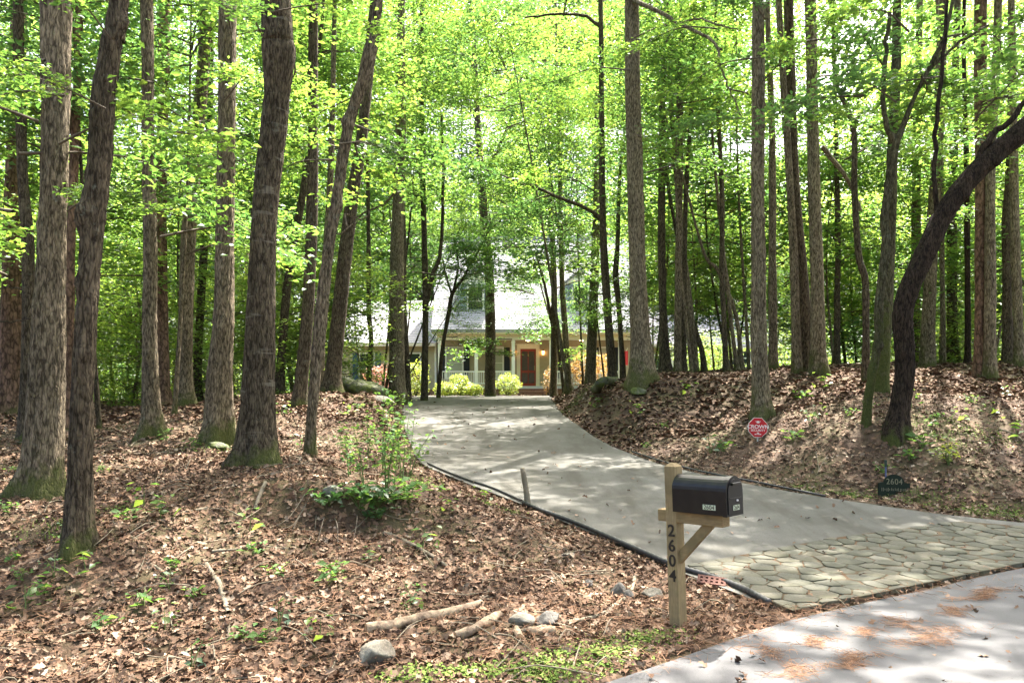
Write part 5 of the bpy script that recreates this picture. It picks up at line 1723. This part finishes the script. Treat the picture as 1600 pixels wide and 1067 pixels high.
# tall weeds and broadleaf shrubs on the lip of the left bank
WEED = [plant_mesh('tall_weed', 80 + k, 2, 1.0, 80, .08, LEAF_SHRUB, .30) for k in range(3)]
BROAD = [plant_mesh('broadleaf_shrub', 84 + k, 9, .26, 80, .12, LEAF_SHRUB if k else LEAF_C, .28) for k in range(2)]
for k, (px, py, s_, lab) in enumerate([(603, 775, 1.15, 'tallest thin-stemmed green weed on the left bank lip'), (628, 765, 1.0, 'thin leafy weed leaning over the driveway edge'), (570, 770, .85, 'leafy weed in the middle of the bank-lip clump'), (545, 745, .8, 'leafy weed at the left end of the bank-lip clump'), (598, 735, 1.0, 'pale weed behind the tallest one'),
                                       (640, 745, .9, 'sparse weed nearest the driveway'), (575, 715, .85, 'weed farthest back on the bank lip'), (615, 790, .7, 'short leafy weed under the tallest one')]):
    c_ = G(px, py)
    tag(link('tall_weed', WEED[k % 3], None, c_, (0, 0, k * 1.3), s_), lab, 'weed', 'tall weeds on the bank lip')
for k, (px, py, s_, lab) in enumerate([(590, 792, 1.0, 'dark green broadleaf shrub under the tall weeds'), (640, 788, .95, 'broadleaf shrub at the right end of the bank lip'), (515, 795, .8, 'pale-tipped broadleaf shrub at the left end of the bank lip'), (560, 800, .9, 'broadleaf shrub hanging over the eroded lip'), (585, 815, .55, 'small fern-like shrub below the lip')]):
    tag(link('broadleaf_shrub', BROAD[k % 2], None, G(px, py), (0, 0, k * 2.1), s_), lab, 'shrub', 'broadleaf shrubs on the bank lip')
tag(link('young_plant', plant_mesh('young_plant', 95, 5, .34, 70, .07, LEAF_YELLOW, .16), None, G(1483, 728), None, 1.25), 'bright green young plant on the bank right of the bent trunk', 'plant')
tag(link('young_plant', plant_mesh('young_plant', 96, 4, .5, 40, .13, LEAF_YELLOW, .2), None, G(203, 634), None, 1.6), 'yellow-green young plant in the sunny gap behind the slim trunk', 'plant')


def bush(px, py, Y, rx, rz, n, leaf, lm, label, seed, name='shrub', stems=True, base=None, weep=False):
    rg = np.random.default_rng(seed)
    c_ = P(px, py, Y)
    c_[2] = gz(c_[0], Y)
    t = thing(name, c_, label, 'shrub', 'garden shrubs by the house')
    u = rg.normal(0, 1, (n, 3))
    u /= np.linalg.norm(u, axis=1)[:, None]
    u *= (rg.uniform(.35, 1, n) ** .5)[:, None]
    lump = 1 + .22 * np.sin(u[:, 0] * 7 + seed) * np.cos(u[:, 2] * 6) + .12 * np.sin(u[:, 1] * 11)
    u *= lump[:, None]
    pos = u * np.array([rx, rx * .9, rz]) + np.array([0, 0, rz * 1.02])
    if weep:
        k = u[:, 2] < -.1
        pos[k, 2] += rz * .35
    V_, T_ = leaves_np(pos, leaf * rg.uniform(.6, 1.3, n), rg, .6, .6, .15, .5 if weep else 0)
    link('foliage', np_mesh('foliage', V_, T_, lm), t)
    m = MB()
    for q in range(6):
        a_ = q * 1.05
        m.tube(spline([(0, 0, -.1), (math.cos(a_) * rx * .25, math.sin(a_) * rx * .25, rz * .6), (math.cos(a_) * rx * .6, math.sin(a_) * rx * .6, rz * 1.2)], 6), np.linspace(.03, .01, 6), 5)
    m.build('stem', M_twig, t, None, True)


bush(793, 615, 43, .72, .62, 1700, .10, LEAF_YELLOW, 'clipped round yellow-green shrub left of the brick steps', 1)
bush(718, 614, 41, .62, .6, 1500, .11, LEAF_YELLOW, 'bright green rounded shrub before the left porch railing', 2)
bush(697, 617, 40, .6, .38, 1200, .11, LEAF_YELLOW, 'low bright green plant beside the forked maple', 3)
bush(740, 617, 40.5, .55, .34, 1000, .11, LEAF_YELLOW, 'low yellow-green plant left of the straight dark trunk', 4)
bush(592, 606, 40, .85, .85, 2000, .12, LEAF_PINK, 'pink-leaved shrub before the left wing window', 5)
bush(650, 610, 41, .7, .95, 1300, .12, LEAF_YELLOW, 'yellowish loose shrub between the grey oak and the forked tree', 6)
bush(918, 612, 43.5, 1.25, 1.25, 2600, .12, LEAF_ORANGE, 'weeping orange-leaved maple before the right porch railing', 7, 'weeping_maple', weep=True)
bush(857, 612, 43, .35, .75, 500, .10, LEAF_ORANGE, 'small orange-tinged shrub right of the brick steps', 8)
bush(1122, 580, 44, .7, .9, 1200, .13, LEAF_YELLOW, 'yellow-green shrub before the grey house side', 9)
for px, Y, s_, k in ((1330, 40, 1.5, 11), (1355, 41, 1.6, 12), (1385, 40, 1.5, 13), (1400, 42, 1.4, 14)):
    bush(px, 575, Y, s_, s_ * .8, 2200, .16, LEAF_C, ('dark evergreen bush at the left end of the far row', 'largest dark evergreen bush of the far row', 'dark evergreen bush behind the green-mossed tree', 'dark evergreen bush at the right end of the far row')[k - 11], k)
for k, (px, Y) in enumerate(((160, 34), (190, 36), (130, 38), (215, 33), (60, 36), (440, 34), (470, 38), (410, 36))):
    bush(px, 620, Y, 1.0, .9, 1200, .14, (LEAF_B, LEAF_C)[k % 2], ('leafy bush at the end of the sunny gap', 'leafy bush right of the sunny gap', 'dark leafy bush in the gap left of the slim trunk', 'leafy bush behind the mid-brown trunk', 'leafy bush behind the big grey oak', 'leafy bush behind the thickest trunk', 'dark leafy bush behind the upright trunk', 'leafy bush left of the thickest trunk foot')[k], 30 + k)

LB = []
rb = random.Random(77)
for k in range(26):
    left = k < 12
    px = rb.uniform(-60, 520) if left else rb.uniform(1080, 1660)
    Y = rb.uniform(30, 46)
    if not left and Y < 34:
        Y += 6
    x = hx(px, Y)
    o = thing('bush', (x, Y, gz(x, Y)), 'leafy bush', 'shrub', 'bushes of the forest floor')
    link('foliage', UNDB[k % 2], o, (0, 0, 1.1), (0, 0, rb.uniform(0, 6.28)), (rb.uniform(.7, 1.1), rb.uniform(.7, 1.1), rb.uniform(.55, .9)))  # foliage in the brightened leaf colour, lifting the shaded forest floor
    link('stem', FT[1], o, (0, 0, -.2), None, (.15, .15, .07))
    LB.append(o)
label_by_place(LB, 'low light-green bushes')

# ------------------------------------------------------------------ rocks, logs, sticks


def rock(px, py, w, h, d, m, label, seed, name='rock', group='rocks by the ditch', flat=.25, Yf=None):
    import bmesh
    rg = np.random.default_rng(seed)
    bm = bmesh.new()
    bmesh.ops.create_icosphere(bm, subdivisions=4, radius=1)
    cuts = [(rg.normal(0, 1, 3), rg.uniform(.45, .85)) for _ in range(11)]
    for v in bm.verts:
        p = np.array(v.co)
        for nrm, dist in cuts:
            nn = nrm / np.linalg.norm(nrm)
            e_ = p @ nn - dist
            if e_ > 0:
                p = p - nn * e_ * .88
        p *= 1 + .03 * math.sin(p[0] * 9 + seed) * math.cos(p[1] * 8) + .012 * rg.normal()
        v.co = (p[0] * w, p[1] * d, p[2] * h)
    me = bpy.data.meshes.new(name)
    bm.to_mesh(me)
    bm.free()
    me.materials.append(m)
    me.polygons.foreach_set('use_smooth', np.ones(len(me.polygons), dtype=bool))
    c_ = P(px, py, Yf) if Yf else G(px, py)
    c_[2] = gz(c_[0], c_[1]) + h * (1 - flat * 2) * .5
    return tag(link(name, me, None, c_, (0, 0, rg.uniform(-.5, .5))), label, 'rock', group)


rock(583, 1032, .145, .10, .12, M_rock, 'big pale grey rock at the foot of the left slope', 4, flat=.1)
rock(815, 978, .115, .07, .10, M_rock, 'tan flat-topped rock left of the dark one in the ditch', 5)
rock(857, 976, .10, .09, .10, M_darkrock, 'dark pointed rock in the ditch beside the tan one', 6)
rock(964, 932, .08, .10, .09, M_darkrock, 'dark wet rock at the culvert mouth', 7)
rock(982, 938, .05, .07, .06, M_darkrock, 'small slate-coloured rock against the culvert rock', 8)
rock(1020, 935, .10, .07, .08, M_rock, 'mossy grey stone between the culvert and the mailbox post', 9)
rock(1160, 926, .09, .035, .06, M_mossrock, 'flat mossy stone beside the holed brick', 10)
rock(918, 915, .06, .05, .05, M_darkrock, 'small dark stone above the ditch', 11)
rock(888, 870, .08, .035, .06, M_rock, 'flat tan stone on the sunny bank crest', 12)
rock(542, 611, .95, .48, .7, M_mossrock, 'large moss-covered boulder beside the stout leaning trunk', 13, 'boulder', 'boulders at the driveway top', .2, 22)
rock(577, 612, .62, .40, .5, M_mossrock, 'smaller mossy boulder right of the large one', 14, 'boulder', 'boulders at the driveway top', .2, 21.5)
rock(592, 617, .62, .13, .4, M_rock, 'low flat pale stone in front of the mossy boulders', 15, 'boulder', 'boulders at the driveway top', .2, 20.5)
rock(343, 699, .22, .09, .2, M_mossrock, 'low moss-covered stone at the foot of the brown oak', 16, group='rocks among the trees')
rock(520, 778, .12, .08, .1, M_rock, 'grey stone half hidden at the left end of the bank lip', 17, group='rocks among the trees')
rock(1000, 614, .22, .14, .2, M_mossrock, 'mossy lump on the right bank below the big oak', 18, group='rocks among the trees')

M_logbark = speckle('log_bark', (0.10, 0.07, 0.05), (0.24, 0.18, 0.13), 16, 0.9, 0.7, 0.02, (0.40, 0.31, 0.21), 4)
M_logend = speckle('log_wood', (0.36, 0.22, 0.12), (0.50, 0.34, 0.20), 20, 0.85, 0.4, 0.01)
M_stick = speckle('stick_wood', (0.13, 0.105, 0.078), (0.30, 0.25, 0.185), 25, 0.9, 0.4, 0.006, (0.14, 0.125, 0.09), 6)


def log(path, r0, r1, label, name='log', m=None, lift=1.0, sides=12, kids=()):
    pts = np.array([G(*p) for p in path])
    base = pts[0].copy()
    sp = spline(pts, max(10, len(pts) * 5))
    rad = np.linspace(r0, r1, len(sp))
    zz = ground(sp[:, 0], sp[:, 1])
    sp[:, 2] = np.maximum(spline(np.column_stack([pts[:, 2]]), len(sp))[:, 0], zz) + rad * .7 * lift
    rg = np.random.default_rng(int(path[0][0]))
    rr_ = rad[:, None] * (1 + .10 * np.sin(np.arange(sides)[None] * 1.3 + np.arange(len(sp))[:, None] * .7) + rg.normal(0, .05, (len(sp), sides)))
    V_, T_ = tube_np(sp - base, rr_, sides)
    o = MB()
    o.add(V_, T_)
    ob = o.build(name, m or M_logbark, None, base, True)
    for q, s_ in ((0, -1), (-1, 1)):
        e_ = MB()
        ring_ = V_[:sides] if q == 0 else V_[-sides:]
        cc = ring_.mean(0)
        dv = (sp[0] - sp[1]) if q == 0 else (sp[-1] - sp[-2])
        dv = dv / np.linalg.norm(dv) * .003
        e_.add([cc + dv * 3] + [cc + (p - cc) * .95 + dv for p in ring_], [(0, k + 1, (k + 1) % sides + 1) for k in range(sides)])
        if m is None:
            e_.build('cut_end', M_logend, ob)
    tag(ob, label, 'log' if m is None else 'stick', 'logs in the ditch' if m is None else 'sticks on the leaf litter')
    return ob


log([(572, 990), (620, 984), (665, 972), (710, 962), (752, 950)], .042, .036, 'longest fallen log with peeling bark in the ditch')
log([(712, 1002), (745, 986), (778, 968)], .032, .034, 'short log angled up below the longest one')
log([(824, 992), (850, 992), (868, 990)], .03, .028, 'stubby dark log chunk under the ditch rocks')
log([(812, 1004), (806, 988)], .03, .026, 'pale log stub end beside the dark chunk')
log([(800, 990), (870, 978), (930, 968), (960, 948), (985, 928), (992, 905)], .012, .018, 'curved bare branch rising from the ditch to the culvert', 'fallen_branch', M_stick)
log([(322, 886), (335, 905), (348, 935), (357, 960)], .022, .018, 'mossy crooked stick on the left slope', 'fallen_branch', M_stick)
log([(357, 975), (358, 1000)], .014, .012, 'short stick below the mossy crooked one', 'fallen_branch', M_stick)
log([(600, 838), (635, 850), (665, 866), (700, 890)], .022, .018, 'grey stick lying down the slope below the shrubs', 'fallen_branch', M_stick)
log([(415, 760), (405, 785), (398, 800)], .022, .018, 'pale broken branch on the bank below the thickest trunk', 'fallen_branch', M_stick)
log([(200, 782), (225, 776), (255, 772)], .015, .012, 'dark stick right of the lichen-spotted trunk', 'fallen_branch', M_stick)
log([(282, 808), (305, 801), (325, 796)], .016, .012, 'stick in the sun patch below the oaks', 'fallen_branch', M_stick)
log([(332, 864), (360, 862), (395, 861)], .014, .010, 'thin straight stick in the middle of the left slope', 'fallen_branch', M_stick)
log([(230, 885), (255, 897), (266, 908)], .014, .010, 'bent stick above the left sun patch', 'fallen_branch', M_stick)
log([(1560, 672), (1585, 680), (1600, 692)], .02, .014, 'pale stick near the right edge of the bank', 'fallen_branch', M_stick)
log([(1432, 690), (1448, 702), (1454, 712)], .018, .012, 'pale root-like stick right of the bent trunk', 'fallen_branch', M_stick)
log([(1318, 566), (1335, 572), (1350, 584)], .03, .02, 'pale fallen limb on the bank top', 'fallen_branch', M_stick)
log([(955, 822), (990, 838), (1005, 848)], .010, .008, 'thin stick lying across the black pipe', 'fallen_branch', M_stick)
log([(1290, 795), (1318, 797), (1345, 795)], .010, .008, 'dark twig lying on the driveway near the apron', 'fallen_branch', M_twig)
log([(1170, 596), (1160, 580)], .02, .016, 'broken pale stick standing on the bank left of the grey oak', 'fallen_branch', M_stick)
log([(930, 614), (955, 600), (985, 580)], .13, .10, 'mossy log lying along the bank edge left of the bank-top oak', 'fallen_log', M_mossrock)
# small twigs all over
n = 900
x, y = scatter(n, 0, 0, 4.2, 16, rng, 1.2)
k = (poly_sd(DPOLY, x, y) > .05) & (road_d(x, y) > .1)
x, y = x[k], y[k]
z = ground(x, y)
Vs, Ts, off = [], [], 0
for q in range(len(x)):
    a_ = rng.uniform(0, 6.28)
    L = rng.uniform(.12, .55)
    d_ = np.array([math.cos(a_), math.sin(a_), 0]) * L / 2
    c_ = np.array([x[q], y[q], z[q] + .03])
    g1, g2 = (ground(np.array([c_[0] - d_[0], c_[0] + d_[0]]), np.array([c_[1] - d_[1], c_[1] + d_[1]])) + .025)
    V_, T_ = tube_np(spline([(c_[0] - d_[0], c_[1] - d_[1], g1), c_ + rng.normal(0, .03, 3), (c_[0] + d_[0], c_[1] + d_[1], g2)], 5), np.linspace(.006, .003, 5), 4)
    Vs.append(V_)
    Ts.append(T_ + off)
    off += len(V_)
tag(link('twig_litter', np_mesh('twig_litter', np.vstack(Vs), np.vstack(Ts), M_stick)), 'thin broken twigs strewn over the leaf litter', 'twigs', kind='stuff')
# bare roots hanging out of the eroded lip
for k, (a_, b_) in enumerate([((520, 812), (528, 858)), ((556, 806), (552, 850)), ((505, 812), (496, 848)), ((470, 806), (455, 835))]):
    p0, p1 = G(*a_), G(*b_)
    mdl = (p0 + p1) / 2 + np.array([.03, -.04, .06])
    o = MB().tube(spline([p0 - p0 + (0, .05, -.02), mdl - p0, p1 - p0 + (0, 0, .01)], 10), np.linspace(.008, .003, 10), 6).build('root', M_twig, None, p0, True)
    tag(o, ('longest bare root hanging under the bank-lip shrubs', 'bare root below the middle of the bank lip', 'short bare root left of the longest one', 'bare root at the left end of the bank lip')[k], 'root', 'bare roots of the eroded lip')

# ------------------------------------------------------------------ black drain pipe along the driveway
M_pipe = speckle('black_pipe', (0.018, 0.018, 0.02), (0.04, 0.04, 0.045), 30, 0.45, 0.2, 0.004, spec=0.5)
pp = [hit(*p) for p in ((1208, 941), (1168, 920), (1120, 902), (1062, 884), (1010, 862), (955, 838), (900, 815), (850, 797), (822, 785))]
pts = np.array([(p[0] - .04, p[1] - .03, float(S(*p)) + .012) for p in pp])
base = pts[0].copy()
sp = spline(pts, 170)
rad = .025 + .003 * np.sin(np.arange(170) * 2.1)
V_, T_ = tube_np(sp - base, rad, 10)
m = MB()
m.add(V_, T_)
m.f += [tuple(range(9, -1, -1)), tuple(range(len(V_) - 10, len(V_)))]
m.m += [0, 0]
tag(m.build('drain_pipe', M_pipe, None, base, True), 'black corrugated drain pipe running along the left driveway edge', 'pipe')
# thin black edging strip of the driveway on both sides
for nm, pl, lab in (('edging_strip', [(815, 783), (770, 763), (730, 750), (692, 735), (668, 724)], 'thin dark edging strip up the left side of the driveway'), ('edging_strip', [(1290, 776), (1197, 757), (1100, 738), (1040, 723), (987, 706)], 'thin dark edging strip along the right side of the driveway')):
    q = np.array([(p[0], p[1], float(S(*p)) + .012) for p in (hit(*p) for p in pl)])
    b0 = q[0].copy()
    V_, T_ = tube_np(spline(q, 40) - b0, .016, 6)
    tag(link(nm, np_mesh(nm, V_, T_, M_pipe, smooth=True), None, b0), lab, 'edging')
# broken sapling stub leaning at the driveway edge
c_ = G(826, 792)
s_ = np.array([P(826, 792, c_[1]), P(822, 765, c_[1]), P(816, 731, c_[1])]) - c_
s_[0, 2] -= .08
V_, T_ = tube_np(spline(s_, 12), np.linspace(.045, .03, 12)[:, None] * (1 + .07 * np.random.default_rng(3).normal(0, 1, (12, 10))), 10)
m = MB()
m.add(V_, T_)
m.f.append(tuple(range(len(V_) - 10, len(V_))))
m.m.append(0)
tag(m.build('broken_stub', M_stick, None, c_, True), 'broken grey sapling stub standing at the left driveway edge', 'stub')
# red brick with holes
c_ = G(1112, 918)
t = thing('holed_brick', c_ + np.array([0, 0, .012]), 'red brick with two rows of holes lying beside the mailbox post', 'brick', rot=(R(24), R(3), R(-20)))
m = MB()
L, W, H = .24, .11, .06
xs_ = np.linspace(-L / 2, L / 2, 12)
ys_ = np.linspace(-W / 2, W / 2, 6)
for iy in range(5):
    for ix in range(11):
        hole = iy in (1, 3) and ix % 2 == 1
        a0, a1, b0, b1 = xs_[ix], xs_[ix + 1], ys_[iy], ys_[iy + 1]
        if not hole:
            m.add([(a0, b0, H), (a1, b0, H), (a1, b1, H), (a0, b1, H)], [(0, 1, 2, 3)])
        else:
            V_ = [(a0, b0, H), (a1, b0, H), (a1, b1, H), (a0, b1, H), (a0, b0, .01), (a1, b0, .01), (a1, b1, .01), (a0, b1, .01)]
            m.add(V_, [(4, 5, 6, 7), (0, 1, 5, 4), (1, 2, 6, 5), (2, 3, 7, 6), (3, 0, 4, 7)])
a0, a1, b0, b1 = -L / 2, L / 2, -W / 2, W / 2
m.add([(a0, b0, 0), (a1, b0, 0), (a1, b1, 0), (a0, b1, 0), (a0, b0, H), (a1, b0, H), (a1, b1, H), (a0, b1, H)], [(3, 2, 1, 0), (0, 1, 5, 4), (1, 2, 6, 5), (2, 3, 7, 6), (3, 0, 4, 7)])
m.build('brick_body', M_brickm, t, fix=False)

# ------------------------------------------------------------------ lettering


def text_mesh(s, size, mat_, depth=.002, name='lettering', extr=None, spacing=1.0, bold=0.0):
    cu = bpy.data.curves.new('lettering', 'FONT')
    cu.body = s
    cu.size = size
    cu.extrude = depth
    cu.offset = bold
    cu.space_character = spacing
    cu.align_x = 'CENTER'
    cu.align_y = 'CENTER'
    ob = bpy.data.objects.new('lettering', cu)
    C.objects.link(ob)
    dg = bpy.context.evaluated_depsgraph_get()
    me = bpy.data.meshes.new_from_object(ob.evaluated_get(dg))
    bpy.data.objects.remove(ob)
    bpy.data.curves.remove(cu)
    me.name = name
    me.materials.clear()
    me.materials.append(mat_)
    return me


# ------------------------------------------------------------------ mailbox
M_post = speckle('post_pine', (0.19, 0.135, 0.07), (0.33, 0.25, 0.14), 5, 0.85, 0.5, 0.005, (0.16, 0.125, 0.07), 3.5, stretch=(22, 22, 1.3))
M_arm = speckle('arm_pine', (0.17, 0.115, 0.055), (0.31, 0.22, 0.115), 5, 0.85, 0.5, 0.005, (0.15, 0.115, 0.06), 4, stretch=(1.5, 22, 22))
M_box = speckle('mailbox_black', (0.0025, 0.0025, 0.003), (0.006, 0.006, 0.007), 240, 0.34, 0.12, 0.001, (0.010, 0.0095, 0.009), 9, spec=0.35)
M_boxin = mat('mailbox_trim', (0.004, 0.004, 0.005), 0.35, 0.35)
M_plate = speckle('number_plate', (0.36, 0.40, 0.30), (0.50, 0.54, 0.40), 30, 0.5, 0.05, 0.001)
M_num = mat('numeral_black', (0.012, 0.011, 0.010), 0.45, 0.4)
M_silver = mat('rivet', (0.6, 0.6, 0.6), 0.3, 0.6)
mb0 = G(1060, 981)
ang = math.atan2(-.74, .67)                       # the box looks out over the road, nearer the viewer at its door
mail = thing('mailbox', mb0, 'black mailbox numbered 2604 on a wooden post at the road edge', 'mailbox', rot=(R(0.6), R(-1.9), ang))
h = .0445
Htop = 1.19
post = MB().cbox(-h, h, -h, h, -.25, Htop - .02, .004)
post.add([(-h + .004, -h + .004, Htop - .02), (h - .004, -h + .004, Htop - .02), (h - .004, h - .004, Htop - .02), (-h + .004, h - .004, Htop - .02), (-.02, -.02, Htop), (.02, -.02, Htop), (.02, .02, Htop), (-.02, .02, Htop)],
         [(0, 1, 5, 4), (1, 2, 6, 5), (2, 3, 7, 6), (3, 0, 4, 7), (4, 5, 6, 7)])
post.build('post', M_post, mail)
AZ0, AZ1 = .768, .853
MB().cbox(h + .001, .425, -.044, .044, AZ0, AZ1, .004).cbox(-.115, -h - .001, -.044, .044, AZ0, AZ1, .004).build('arm', M_arm, mail)
br = MB()
br.prism([(h + .001, .47), (h + .001, .565), (.245, AZ0 - .001), (.335, AZ0 - .001)], -.02, .02)
br.build('brace', M_arm, mail)
# the box: D-shaped shell
w2, zb, zs, L0, L1 = .098, AZ1 + .002, AZ1 + .185, 0, 0


def dprof(w, zb, zs, n=14):
    out = [(-w, zb), (w, zb)]
    for k in range(n + 1):
        a_ = math.pi * k / n
        out.append((w * math.cos(a_), zs + w * .98 * math.sin(a_)))
    return out


def dsolid(m, w, zb, zs, x0, x1, mi=0):
    pr = dprof(w, zb, zs)
    n = len(pr)
    V_ = [(x0, a, b) for a, b in pr] + [(x1, a, b) for a, b in pr]
    m.add(V_, [tuple(range(n - 1, -1, -1)), tuple(range(n, 2 * n))] + [(k, (k + 1) % n, (k + 1) % n + n, k + n) for k in range(n)], mi)
    return m


bx = MB()
off_x = h + .012
dsolid(bx, w2, zb, zs - .018, off_x, .4650)
box = bx.build('box', M_box, mail)
lip_ = dsolid(MB(), w2 + .005, zb - .003, zs - .018, .4655, .4980)
lipo = lip_.build('door_rim', M_box, mail)
door = dsolid(MB(), w2 - .012, zb + .012, zs - .020, .4986, .5040).build('door', M_boxin, mail)
MB().cbox(.5045, .5080, -.07, .07, zb + .115, zb + .121, .001).build('door_crease', M_box, door)
MB().cbox(.5045, .5200, -.05, .05, zs + .022, zs + .040, .003).build('handle', M_box, door)
MB().tube([(.5042, .018, zb + .10), (.5120, .018, zb + .10)], .007, 8).build('knob', M_silver, door)


def plate(s, par, cx, cz, w, hh, face):
    m = MB()
    n = len(s)
    if face == 'side':                               # on the long side, towards the viewer
        o = link('number_plate', MB().cbox(cx - w / 2, cx + w / 2, -w2 - .0032, -w2 - .0006, cz - hh / 2, cz + hh / 2, .001).build('number_plate', M_plate, par).data)
    return o


pl_ = MB().cbox(.31, .41, -w2 - .003, -w2 - .0005, zb + .035, zb + .07, .001).build('number_plate', M_plate, box)
tm = text_mesh('2604', .042, M_num, .0006, 'numerals', spacing=1.02)
o = link('numerals', tm, pl_, (.36, -w2 - .0038, zb + .0525), (R(90), 0, 0))
pl2 = MB().cbox(.5045, .5070, -.032, .045, zb + .035, zb + .07, .001).build('number_plate', M_plate, door)
o = link('numerals', tm, pl2, (.5078, .0065, zb + .0525), (R(90), 0, R(90)), (.80, 1, 1))
# house number down the post, on the face towards the viewer's left
for k, dgt in enumerate('2604'):
    dm = text_mesh(dgt, .118, M_num, .002, 'house_numeral', bold=.002)
    link('house_numeral', dm, mail, (0, -h - .002, AZ0 - .065 - k * .108), (R(90), 0, 0), (1.05, 1, 1))

# ------------------------------------------------------------------ red security sign
M_red = speckle('sign_red', (0.42, 0.012, 0.02), (0.50, 0.02, 0.03), 5, 0.5, 0.02, 0.001)
M_signwhite = mat('sign_white', (0.78, 0.72, 0.70), 0.5)
M_alu = mat('stake_metal', (0.45, 0.45, 0.46), 0.4)
sg = G(1184, 690)
sgn = thing('security_sign', sg, 'red octagonal yard sign with white CROWN SECURITY lettering below the grey oak', 'sign', rot=(R(-4), R(2), R(6)))
Ysc = sg[1] / F
cz = (690 - 668.5) * Ysc
r8 = 16.6 * Ysc


def octo(r, y0, y1):
    return MB().prism([(r * math.cos(R(22.5 + 45 * k)), cz + r * math.sin(R(22.5 + 45 * k))) for k in range(8)], y0, y1)


octo(r8, -.004, .004).build('sign_border', M_signwhite, sgn)
pnl = octo(r8 * .955, -.0075, -.0042).build('sign_panel', M_red, sgn)
link('lettering', text_mesh('CROWN', .092, M_signwhite, .001, 'lettering', bold=.0012), pnl, (0, -.009, cz + .012), (R(90), 0, 0), (1.12, 1, 1))
link('lettering', text_mesh('SECURITY', .056, M_signwhite, .001, 'lettering', bold=.0004), pnl, (0, -.009, cz - .052), (R(90), 0, 0), (1.08, 1, 1))
em = MB()
em.prism([(-.05, cz + .115), (-.038, cz + .098), (.038, cz + .098), (.05, cz + .115), (.022, cz + .108), (0, cz + .122), (-.022, cz + .108)], -.0095, -.0077)
em.cbox(-.024, .024, -.0095, -.0077, cz + .078, cz + .096, .001)
em.build('emblem', M_signwhite, pnl)
pb = MB()
for k, (xa, wa) in enumerate(((-.062, .03), (-.024, .012), (-.004, .02), (.024, .036))):
    pb.cbox(xa, xa + wa, -.0095, -.0077, cz - .128, cz - .112, .001)
pb.cbox(-.02, .02, -.0095, -.0077, cz - .104, cz - .088, .001)
pb.build('small_print', M_signwhite, pnl)
MB().box(-.012, .012, .0045, .012, -.2, cz + .05).build('stake', M_alu, sgn)

# ------------------------------------------------------------------ dark green arched plaque
M_green = speckle('plaque_green', (0.005, 0.010, 0.006), (0.011, 0.018, 0.011), 20, 0.8, 0.1, 0.002)
M_gold = mat('plaque_gold', (0.17, 0.155, 0.10), 0.6)
c_ = G(1397, 774)
pq = thing('address_plaque', c_, 'dark green arched plaque with 2604 standing in the leaves by the driveway', 'sign', rot=(R(-6), R(2.5), R(4)))
u = c_[1] / F
W2, hs, ra = 25.5 * u, 17 * u, 16.5 * u
out = [(-W2, -.05), (W2, -.05), (W2, hs), (ra + 2 * u, hs + 1.5 * u)]
out += [(ra * math.cos(math.pi * k / 16), hs + 1 * u + 13 * u * math.sin(math.pi * k / 16)) for k in range(0, 17)]
out += [(-ra - 2 * u, hs + 1.5 * u), (-W2, hs)]
pn = MB().prism(out, -.012, .012).build('plaque', M_green, pq)
link('numerals', text_mesh('2604', 12.5 * u, M_gold, .001, 'numerals', spacing=1.1), pn, (0, -.0135, hs + 2.2 * u), (R(90), 0, 0))
wr = MB()
rp = random.Random(4)
x = -W2 * .82
while x < W2 * .82:                               # the second line is worn past reading
    wr.cbox(x, x + .8 * u, -.0135, -.0122, hs - 13 * u + rp.uniform(0, 2) * u, hs - 7 * u - rp.uniform(0, 2) * u, .0005)
    x += rp.uniform(1.8, 3.6) * u
wr.build('worn_lettering', M_gold, pn)
for sx in (-1, 1):
    MB().tube([(sx * W2 * .6, .02, -.3), (sx * W2 * .6, .02, hs * .9)], .008, 6).build('stake', M_alu, pq)
b_ = P(1384, 774, c_[1] + .25)
b_[2] = gz(b_[0], b_[1])
mk = thing('marker_post', b_, 'thin bluish marker post right behind the green plaque', 'post')
MB().tube([(0, 0, -.1), (0, 0, .26)], .012, 8).build('shaft', mat('marker_blue', (0.10, 0.11, 0.22), 0.5), mk)
MB().tube([(0, 0, .261), (0, 0, .36)], [.018, .020], 8).build('cap', mat('marker_dark', (0.03, 0.05, 0.04), 0.5), mk)

print('objects', len(bpy.data.objects), 'tris', sum(len(m.loop_triangles) or sum(len(p.vertices) - 2 for p in m.polygons) for m in bpy.data.meshes))
